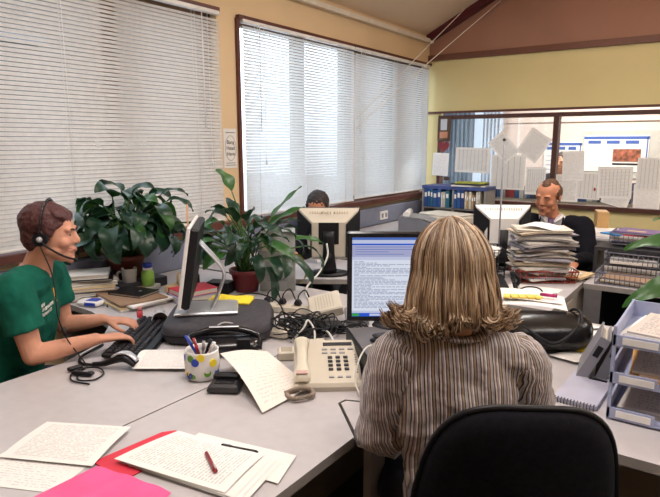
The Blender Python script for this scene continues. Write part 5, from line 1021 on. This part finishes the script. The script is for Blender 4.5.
flat((2.36, 3.86, zt_-.012), (.12, .21, .008), R(-30), mat('bright_blue_card', (.02, .22, .55), .5), 'bright blue folder sticking out left of the purple one', 'folder', 'folder')
pile(2.80, 3.62, bz+.06, 3, .24, .19, ['wpaper', 'manila', 'wpaper'], 'the wire tray right of the bottom one', 'papers in the right wire tray'); sheet([(2.72, 3.80, bz+.25), (2.90, 3.82, bz+.24), (2.88, 3.92, bz+.25), (2.72, 3.92, bz+.26)], 'wpaper', 'white sheet in the wire tray behind the hanging leaf')
for i, x in enumerate((2.50, 2.60)): t = thing('bulldog_clip', ('left', 'right')[i]+' black bulldog clip on the second wire tray papers', 'clip', (x, 3.66, bz+.125)); MB().box((0, 0, .012), (.035, .022, .022), taper=.4).build('jaw', 'black', t); MB().tube([(-.01, 0, .02), (-.012, 0, .045), (.012, 0, .045), (.01, 0, .02)], .002, 5).build('lever', 'black', t)
# grey cabinet and white counter beneath the partition window
t = thing('cabinet', 'grey cabinet with a dark slot against the yellow wall behind the suited man', 'cabinet', (2.27, 5.02, 0)); MB().box((0, 0, .38), (.62, .5, .76), bev=.004).build('body', mat('cabinet_grey', (.22, .20, .20), .6), t); MB().box((0, -.252, .64), (.5, .006, .10)).build('slot', 'black', t); MB().box((.08, -.256, .56), (.16, .006, .012)).build('handle', 'silver', t); MB().box((0, 0, .775), (.64, .52, .022), bev=.003).build('top', 'desk', t)
for i, (x, y, rz_, m_, w_, l_, h_) in enumerate(((2.10, 4.98, 10, 'wpaper', .22, .3, .03), (2.36, 4.96, -14, 'wpaper', .2, .28, .012))): flat((x, y, .788), (w_, l_, h_), R(rz_), m_, ('left', 'right')[i]+' white papers on top of the grey cabinet', 'paper', 'paper_pad')
tag(MB().box((0, 0, .08), (.09, .20, .16), bev=.003).build('box_file', mat('tan_card', (.50, .30, .12), .7), loc=(2.02, 5.20, .788), rz=.3), 'tan upright box file at the right shoulder of the suited man', 'file')
# ================================================================ FAR CORNER: BOOKCASE, PRINTER, PHONE
t = thing('bookcase', 'low bookcase with a blue top in the far corner under the window', 'bookcase', (.52, 5.76, 0)); bw_ = .70
MB().box((0, 0, 1.045), (bw_, .30, .035)).build('top', mat('blue_top', (.05, .08, .26), .4), t)
for x in (-bw_/2+.01, 0, bw_/2-.01): MB().box((x, 0, .512), (.02, .28, 1.025)).build('upright', 'desk_side', t)
for z in (.06, .42, .83): MB().box((0, 0, z), (bw_-.04, .28, .018)).build('shelf', 'desk_side', t)
MB().box((0, .142, .52), (bw_-.02, .006, 1.0)).build('back', 'desk_side', t)
rn = random.Random(9); x = .20; i = 0; pal = [('blue', (.015, .07, .24)), ('teal', (.02, .12, .20)), ('cream', (.55, .50, .40)), ('dark blue', (.02, .04, .16)), ('white', (.62, .60, .56)), ('tan', (.42, .28, .14)), ('brown', (.18, .09, .05)), ('navy', (.02, .03, .10))]
order = [0, 0, 1, 0, 0, 4, 2, 1, 0, 0, 3, 2, 5, 2, 5, 6, 4, 2, 5, 4, 2]
while x < .98 and i < len(order):
    nm, c_ = pal[order[i]]; wd = rn.uniform(.028, .05) if order[i] in (0, 1, 3) else rn.uniform(.016, .034); hh = rn.uniform(.17, .195) if order[i] in (0, 1, 3) else rn.uniform(.14, .185)
    if abs(x+wd/2-.52) < wd/2+.012: x = .535
    if x+wd > .845: break
    t = thing('box_file' if wd > .036 else 'book', '%s %s, %s from the left in the blue-topped bookcase' % (nm, 'box file' if wd > .036 else 'book', ('first', 'second', 'third', 'fourth', 'fifth', 'sixth', 'seventh', 'eighth', 'ninth', 'tenth', 'eleventh', 'twelfth', 'thirteenth', 'fourteenth', 'fifteenth', 'sixteenth', 'seventeenth', 'eighteenth', 'nineteenth', 'twentieth', 'twenty-first')[i]), 'book', (x+wd/2, 5.70, .84), 0, 'books in the blue-topped bookcase')
    MB().box((0, 0, hh/2), (wd-.002, .19, hh), bev=.002).build('cover', mat('spine_'+nm.replace(' ', '_'), c_, .5, var=.15), t); MB().box((0, -.0955, hh*.7), (wd*.6, .002, hh*.25)).build('spine_label', 'wpaper', t); x += wd+.0015; i += 1
for i, (x, y, z, w_, l_, rz_, m_, lb) in enumerate(((.66, 5.72, 1.064, .34, .22, 8, 'wpaper', 'white magazine lying lowest on the blue bookcase top'), (.66, 5.72, 1.079, .33, .21, -6, 'grey_dk', 'dark magazine on the blue bookcase top'), (.68, 5.73, 1.094, .30, .20, 4, mat('lime_cover', (.35, .38, .04), .5), 'lime green magazine uppermost on the blue bookcase top'))): flat((x, y, z), (w_, l_, .014), R(rz_), m_, lb, 'magazine', 'magazine')
# printer and a sloped copier on the far worktop
wz = ZT+.002
t = thing('printer', 'cream flatbed printer in the far corner before the bookcase', 'printer', (.62, 5.22, wz), R(-15)); MB().box((0, 0, .045), (.46, .32, .09), bev=.012).build('body', 'beige', t); MB().box((0, .01, .10), (.44, .30, .018), bev=.006).build('scanner_lid', mat('cream_lid', (.66, .62, .54), .45), t); MB().box((.12, -.162, .05), (.14, .006, .03)).build('paper_slot', 'grey_dk', t)
t = thing('copier', 'grey sloping fax machine beside the far window sill', 'fax machine', (.70, 4.62, wz), R(20)); MB().extrude([(-.22, 0), (.22, 0), (.22, .05), (-.02, .13), (-.22, .15)], (0, .17, 0), (1, 0, 0), (0, 0, 1), (0, -1, 0), .34).build('body', mat('fax_grey', (.16, .17, .20), .5), t); MB().extrude([(-.20, 0), (.0, -.02), (.20, -.095), (.20, -.088), (.0, -.012), (-.20, .008)], (0, .15, .152), (1, 0, 0), (0, 0, 1), (0, -1, 0), .30).build('lid', mat('fax_lid', (.27, .28, .30), .4), t)
MB().cyl((-.16, -.14, .17), (-.16, .14, .17), .028).build('paper_roll', 'white', t)
t = thing('picture_frame', 'small white photo frame leaning between the monitors', 'photo frame', (.72, 3.05, wz+.0), R(70)); tl = Matrix.Rotation(R(-20), 3, 'X'); MB().box(tl@Vector((0, 0, .10)), (.12, .008, .19), rot=tl).build('frame', 'white', t); MB().box(tl@Vector((0, -.005, .10)), (.08, .003, .14), rot=tl).build('picture', 'grey_dk', t); MB().box((0, .045, .07), (.02, .006, .145), rot=Matrix.Rotation(R(25), 3, 'X')).build('strut', 'grey', t)
# ================================================================ ON THE GLASS AND THE BACK WALL
def pinned(cx, cz, w, h, rot, m, label, y=YB+.024, curl=.004, cat='paper'):
    c, s_ = math.cos(R(rot)), math.sin(R(rot)); P4 = [Vector((cx+(a*w/2)*c-(b*h/2)*s_, y, cz+(a*w/2)*s_+(b*h/2)*c)) for a, b in ((-1, -1), (1, -1), (1, 1), (-1, 1))]
    return sheet(P4, m, label, fn=lambda u, v: (0, -curl*(1-v)*(.5+.5*math.sin(u*3)), 0), cat=cat, name='posted_sheet')
wtab = paper('posted_table', base=(.90, .89, .87), lines=22, grid=9, mx=.06, my=.08, strength=.5); wtab2 = paper('posted_fine_table', base=(.88, .87, .85), lines=34, grid=6, mx=.05, my=.05, strength=.45); wtxt = paper('posted_text', base=(.92, .91, .89), lines=30, strength=.5); wnote = paper('posted_note', base=(.92, .91, .90), lines=22, dens=.5, fill=.3, scrawl=True, strength=.4)
pinned(.19, 1.27, .19, .25, -2, wnote, 'white sheet pinned under the red heart plaque', y=YB-.033)
pinned(.535, 1.32, .39, .27, -1, wtab, 'wide ruled timetable on the glass right of the heart plaque')
pinned(.875, 1.46, .20, .29, 42, wtxt, 'typed sheet stuck askew on the glass left of the pole', y=YB+.020); pinned(1.185, 1.48, .24, .28, -33, wtxt, 'typed sheet stuck askew on the glass left of the timber post', y=YB+.018)
pinned(.93, 1.20, .36, .36, 0, wtab2, 'large ruled chart on the glass beneath the askew sheets'); pinned(1.22, 1.12, .20, .28, 0, wtab, 'small ruled sheet on the glass nearest left of the timber post', y=YB+.021)
for (x, z, w_, h_, r_, m_, lb) in ((1.575, 1.28, .20, .29, 2, wnote, 'white letter hanging over the poster right of the timber post'), (1.53, 1.06, .22, .27, 0, wtxt, 'ruled sheet beside the post above the sill'), (1.73, 1.09, .22, .26, -1, wtab2, 'sheet with a red mark in the middle of the lower row'), (1.96, 1.13, .30, .30, 1, wtab, 'wide chart right of the sheet with a red mark'), (1.98, .975, .24, .13, -14, wtxt, 'sheet drooping at an angle above the sill'), (2.24, 1.22, .20, .30, 0, wtab2, 'tall sheet above the lowest sheet near the right edge'), (2.24, 1.0, .22, .25, 2, wnote, 'lowest white sheet on the glass near the right edge')):
    pinned(x, z, w_, h_, r_, m_, lb, y=YB+.022-.002*(x > 1.9))
tag(MB().ell((0, 0, 0), (.010, .002, .016)).build('red_sticker', 'red', loc=(1.79, YB+.016, 1.06)), 'small red sticker on the middle sheet of the glass', 'sticker')
t = thing('wall_mirror', 'small brown wooden hanging frame at the corner of the glass', 'frame', (.225, YB-.045, 1.65)); q = MB()
q.box((0, 0, 0), (.15, .02, .26), bev=.02); q.build('frame', mat('brown_wood', (.10, .05, .03), .5), t); MB().box((0, -.012, .05), (.075, .004, .12), bev=.002).build('pale_panel', 'silver', t); MB().box((0, -.012, -.06), (.09, .004, .07)).build('picture', mat('peach_picture', (.58, .26, .16), .6), t)
hp = [(.0, -.06), (.05, -.02), (.07, .02), (.055, .048), (.025, .052), (0, .035), (-.025, .052), (-.055, .048), (-.07, .02), (-.05, -.02)]
tag(MB().extrude(hp, (0, 0, 0), (1, 0, 0), (0, 0, 1), (0, -1, 0), .012).build('heart_plaque', mat('maroon', (.22, .02, .03), .5), loc=(.225, YB-.036, 1.465)), 'dark red heart-shaped plaque hanging below the brown frame', 'plaque')
MBk = MB().tube([(.15, YB-.04, 1.05), (.17, YB-.04, 1.11)], .012); tag(MB().box((0, 0, 0), (.06, .03, .04), bev=.004).build('door_latch', mat('dark_bronze', (.06, .03, .02), .4), loc=(.27, YB-.035, 1.115)), 'small dark latch on the glass frame below the pinned sheet', 'latch')
# next room: posters, curtains, shelf of files
yb = 8.225
def poster(x0, x1, z0, z1, label, kind):
    t = thing('wall_poster', label, 'poster', ((x0+x1)/2, yb, (z0+z1)/2)); w, h = x1-x0, z1-z0; MB().box((0, 0, 0), (w, .006, h)).build('sheet', 'white', t); bl = mat('poster_blue', (.05, .12, .42), .5)
    q = MB(); q.box((0, -.0045, h/2-.03), (w, .002, .035)); q.box((w/2-.02, -.0045, 0), (.014, .002, h*.9)); q.build('border', bl, t)
    if kind: MB().box((w*.18, -.006, -.02), (w*.42, .004, h*.34)).build('photograph', mat('group_photo', (.30, .09, .05), .6, var=.9, scale=18), t); MB().box((w*.18, -.006, -.13), (w*.42, .004, .02)).build('caption', 'black', t)
    for i in range(3): MB().box((-w*.33+w*.29*i, -.005, h/2-.085), (w*.2, .002, .04)).build('heading_block', bl, t)
    for i in range(0 if kind else 4): MB().box((-.02, -.005, h*.1-.06*i), (w*.8, .002, .008)).build('rule', 'bluegrey', t)
    return t
poster(1.22, 1.98, 1.14, 1.60, 'blue-edged poster with a group photograph on the next room wall', 1); poster(.72, 1.20, 1.05, 1.52, 'blue-edged wall planner behind the timber post in the next room', 0)
tag(MB().box((0, 0, 0), (.92, .01, .60)).build('pinboard', mat('pinboard_grey', (.55, .52, .48), .8), loc=(1.66, yb+.012, 1.36)), 'pale pinboard carrying the poster with a group photograph', 'pinboard')
for i, (x0, x1, z_, lb) in enumerate(((-1.0, -.28, 1.9, 'blue-grey curtain furthest left in the next room'), (-.12, .16, 1.95, 'pale curtain by the post of the next room window'))):
    q = MB(); q.sheet((x0, 0, .0), (x1, 0, .0), (x1, 0, z_+.3), (x0, 0, z_+.3), 48, 2, lambda u, v: (0, .03*math.sin(u*(70 if i == 0 else 34)), 0)); o = tag(q.build('curtain', mat('curtain_blue', (.20, .27, .36), .8) if i == 0 else mat('curtain_pale', (.62, .70, .82), .8), loc=(0, 8.12, 0)), lb, 'curtain')
    sm_ = o.modifiers.new('thick', 'SOLIDIFY'); sm_.thickness = .004
tag(MB().box((0, 0, 0), (.16, .02, 1.5)).build('roller_blind', emit('painted_daylight_glow', (.70, .82, 1.0), 1.1), loc=(-.20, 8.21, 1.3)), 'self-glowing strip of blind with daylight painted in between the curtains in the next room', 'blind')  # daylight imitated by an emissive strip, with no window behind it
t = thing('shelf_unit', 'low shelf of files just behind the partition glass', 'shelf', (1.4, 6.42, 0)); MB().box((0, 0, .90), (2.4, .28, .025)).build('top', 'desk_side', t); [MB().box((x, 0, .44), (.025, .28, .88)).build('upright', 'desk_side', t) for x in (-1.18, 0, 1.18)]; MB().box((0, 0, .3), (2.3, .26, .02)).build('shelf', 'desk_side', t)
rn = random.Random(12); cs_ = [('blue', (.03, .10, .32)), ('red', (.35, .03, .04)), ('white', (.62, .62, .64)), ('green', (.10, .55, .16)), ('lime', (.55, .70, .08)), ('navy', (.02, .03, .12)), ('maroon', (.22, .02, .04)), ('black', (.02, .02, .03)), ('grey', (.3, .3, .33))]
x = .70; i = 0; seq = [5, 0, 8, 6, 1, 0, 2, 8, 0, 5, 7, 2, 7, 3, 3, 4, 7, 6, 1, 0, 0, 2, 8, 7, 5, 8, 2, 7, 5]
cnt = {}
while x < 2.45 and i < len(seq):
    nm, c_ = cs_[seq[i]]; wd = rn.uniform(.035, .065); hh = rn.uniform(.08, .14); cnt[nm] = cnt.get(nm, 0)+1
    o = tag(MB().box((0, 0, hh/2), (wd-.003, .18, hh), bev=.003).build('file', mat('file_'+nm, c_, .5), loc=(x+wd/2, 6.40, .914)), '%s %s file from the left on the shelf behind the glass' % (('first', 'second', 'third', 'fourth', 'fifth', 'sixth')[cnt[nm]-1], nm), 'file', 'files behind the glass'); x += wd; i += 1
t = thing('desk', 'plain desk in the next room in front of the dark-haired person', 'desk', (1.5, 6.95, 0)); MB().box((0, 0, .73), (1.6, .45, .03)).build('desktop', 'desk', t); [MB().box((x, 0, .355), (.03, .42, .71)).build('side_panel', 'desk_side', t) for x in (-.78, .78)]
t = thing('computer_monitor', 'dark blue monitor slanting in the next room above the sill', 'monitor', (1.98, 7.0, .746), R(25)); MB().box((0, 0, .20), (.42, .03, .26), rot=Matrix.Rotation(R(-12), 3, 'X'), bev=.004).build('housing', mat('navy_plastic', (.04, .06, .14), .4), t); MB().cyl((0, .01, 0), (0, .02, .15), .02).build('stand', 'black', t)
# ================================================================ PLANTS
leafm = transl('leaf_green', (.014, .050, .028), (.03, .12, .02), .10, .36); leafm2 = transl('leaf_mid_green', (.035, .12, .03), (.10, .28, .03), .15, .36); leafy = transl('leaf_yellowing', (.30, .28, .06), (.3, .3, .05), .15, .5)
stemm = mat('stem_green', (.05, .13, .03), .5)
def leaf(q, s, base, az, rise, length, width, droop, roll=0, mi=0):
    """stem arches from base, the blade carries on from its tip and droops"""
    q.m(mi); d = Vector((math.cos(az), math.sin(az), 0)); base = Vector(base); up = Vector((0, 0, 1)); reach, h = rise
    mid = base+d*reach*.35+up*h*.65; tip = base+d*reach+up*h; pts = cr_path([base, mid, tip], 5); s.loft(pts, [(.0035, .0035)]*len(pts), seg=6)
    dirv = (pts[-1]-pts[-3]).normalized(); side = d.cross(up).normalized(); side = (side*math.cos(roll)+up*math.sin(roll)).normalized(); n = 10; p = pts[-1]; rows = []
    for j in range(n+1):
        u = j/n; w = width*.5*math.sin(math.pi*min(1, u**.78*1.0))**.75*(1-.25*u) if 0 < u < 1 else .0012
        nrm = side.cross(dirv).normalized(); row = []
        for k in range(5):
            x = (k-2)/2; row.append(p+side*(x*w)+nrm*(abs(x)*w*.30+.006*math.sin(u*11+k)*abs(x)))
        rows.append(row); step = length/n; ax_ = side; dirv = (Matrix.Rotation(-droop/n, 3, ax_)@dirv).normalized() if True else dirv; p = p+dirv*step
    n0 = len(q.v)
    for r_ in rows: q.v += r_
    for j in range(n):
        for k in range(4): a = n0+j*5+k; q.face([a, a+1, a+6, a+5], True)
def plant(loc, label, pot, potm, leaves, seed, rim=None):
    t = thing('potted_plant', label, 'plant', loc); r, h = pot; MB().lathe((0, 0, 0), [(r*.72, 0), (r*.95, h*.8), (r*1.06, h*.81), (r*1.08, h), (r*.98, h), (r*.92, h*.82)], 28).build('pot', potm, t)
    MB().lathe((0, 0, 0), [(r*.3, h*.85), (r*.93, h*.86), (r*.5, h*.9), (.001, h*.91)], 20).build('soil', 'soil', t); q = MB(); s = MB(); rn = random.Random(seed)
    for L in leaves:
        a, reach, hh, ln, wd, dr, mi = L[:7]; b = Vector((rn.uniform(-.5, .5)*r, rn.uniform(-.5, .5)*r, h*.9)); leaf(q, s, b, a, (reach, hh), ln, wd, dr, L[7] if len(L) > 7 else rn.uniform(-.5, .5), mi)
    for m_ in (q, s): m_.v = [Vector((max(v.x, .085-loc[0]), v.y, v.z)) for v in m_.v]
    s.build('stems', stemm, t); q.build('foliage', [leafm, leafm2, leafy], t); return t
CR = math.atan2(RT.y, RT.x)      # azimuth of the camera's right
rn = random.Random(17); lv = []
for i in range(92):
    a = rn.random()*6.283; e = rn.random()
    lv.append((a, .06+.20*e*rn.uniform(.7, 1.2), .05+.27*(1-e*.6)*rn.uniform(.4, 1.1), rn.uniform(.14, .20), rn.uniform(.085, .125), rn.uniform(1.6, 2.9), 0 if rn.random() < .9 else 1))
lv += [(CR+.2, .07, .33, .16, .12, 1.9, 0), (CR+2.9, .06, .35, .16, .12, 2.1, 0), (CR-1.4, .05, .33, .16, .12, 2.2, 0), (CR+1.3, .06, .30, .16, .11, 1.8, 0), (CR-.7, .10, .30, .16, .11, 2.1, 0), (CR-.1, .25, .30, .17, .07, 1.7, 0), (CR+.3, .22, .34, .15, .06, 1.4, 0), (CR+3.1, .20, .30, .16, .06, 1.3, 0), (CR-1.2, .16, .20, .18, .09, 2.0, 1), (CR-1.7, .14, .18, .17, .08, 2.2, 1), (CR-2.2, .15, .16, .17, .08, 2.2, 0)]
plant((.205, 1.90, ZT+.055), 'large dark green peace lily in a terracotta pot behind the man in green', (.10, .13), 'terracotta', lv, 5)
tag(MB().box((0, 0, .026), (.3, .3, .052), bev=.004).build('plant_stand', 'grey_dk', loc=(.205, 1.90, ZT+.001)), 'low dark stand beneath the terracotta pot', 'stand')
rn = random.Random(23); lv = []
for i in range(46):
    a = rn.random()*6.283; e = rn.random()
    lv.append((a, .04+.20*e*rn.uniform(.7, 1.2), .05+.30*(1-e*.6)*rn.uniform(.4, 1.1), rn.uniform(.12, .19), rn.uniform(.055, .085), rn.uniform(.7, 2.6), rn.choice([0, 0, 0, 1])))
lv += [(CR+2.9, .07, .42, .15, .12, .6, 1), (CR+.35, .12, .28, .24, .07, .1, 1), (CR+.2, .16, .24, .22, .075, .3, 1), (CR+.1, .22, .16, .20, .06, .9, 1), (CR+3.0, .24, .24, .18, .05, .9, 1), (CR+3.3, .22, .18, .18, .05, 1.6, 1), (CR-.6, .24, .10, .26, .06, 2.2, 0), (CR-.9, .20, .06, .24, .06, 2.4, 0), (CR-.3, .20, .10, .22, .05, 2.3, 2), (CR-.2, .30, .14, .22, .05, 2.0, 0), (CR-1.6, .12, .14, .18, .08, 2.6, 0), (CR-1.2, .14, .1, .2, .07, 2.6, 0), (CR-2.1, .10, .2, .15, .07, 2.2, 0)]
plant((.80, 2.215, ZT), 'peace lily in a maroon pot between the edge-on and beige monitors', (.085, .12), mat('maroon_pot', (.20, .025, .03), .4), lv, 6)
lv = [(CR+math.pi+.05, .14, .155, .22, .075, 1.2, 1, .5), (CR+math.pi+.30, .15, .04, .24, .085, 1.1, 1, .55), (CR+math.pi+.7, .12, .10, .20, .08, 1.2, 1), (CR+.4, .1, .22, .2, .08, 1.2, 1), (CR+1.4, .1, .25, .2, .08, 1.2, 0), (CR+2.4, .10, .20, .2, .08, 1.0, 1), (CR, .15, .15, .2, .08, 1.2, 0)]
tag(MB().box((0, 0, .08), (.24, .24, .16), bev=.005).build('storage_box', 'grey_dk', loc=(2.93, 2.36, ZT+.001)), 'dark storage box under the plant at the right edge', 'box')
plant((2.93, 2.36, ZT+.162), 'leafy plant at the right edge whose leaves hang over the letter tray', (.09, .12), 'terracotta', lv, 8)
# print on the green shirt
t, P, V = SHP
# lettering lies on the right side of the chest, following its curve (a shallow arc of the torso)
bpy.context.view_layer.update(); dg = bpy.context.evaluated_depsgraph_get(); so = [o for o in t.children if o.name.startswith('t_shirt')][0]; ev = so.evaluated_get(dg)
def on_shirt(name, quads, m):
    n_ = V(.95, -.30, .03).normalized(); a_ = V(.30, .95, 0).normalized(); c_ = P(.835, 1.10, .893); q = MB(); ok = True
    for (x0, z0, x1, z1, sk) in quads:
        n0 = len(q.v); k = 4
        for i in range(k+1):
            for z_ in (z0, z1):
                u_ = x0+(x1-x0)*i/k; p = c_+a_*(u_+sk*(z_-z0))+Vector((0, 0, z_+.25*u_)); hit, lo, nr, _ = ev.ray_cast(p+n_*.07, -n_)
                q.v.append(lo+nr*.0012 if hit else p)
                ok = ok and hit
        for i in range(k): a = n0+2*i; q.face([a, a+2, a+3, a+1], True)
    return q.build(name, m, t)
rn = random.Random(1); G = []
for (z_, x0, n_, h_) in ((.022, -.028, 2, .013), (.004, -.030, 7, .014), (-.016, -.030, 6, .014)):
    x = x0
    for k in range(n_):
        w_ = rn.uniform(.0050, .0072)
        G.append((x, z_, x+.0018, z_+h_, .1)); G.append((x+w_-.0018, z_, x+w_, z_+h_, .1)); G.append((x, z_+h_*rn.choice([0, .4, .8]), x+w_, z_+h_*.18+h_*rn.choice([.1, .4, .8]), 0)); x += w_+.0016
on_shirt('printed_lettering', G, mat('print_white', (.72, .74, .70), .7)); on_shirt('printed_stripe', [(.034, .005, .040, .060, -.15)], mat('print_orange', (.75, .35, .04), .7))
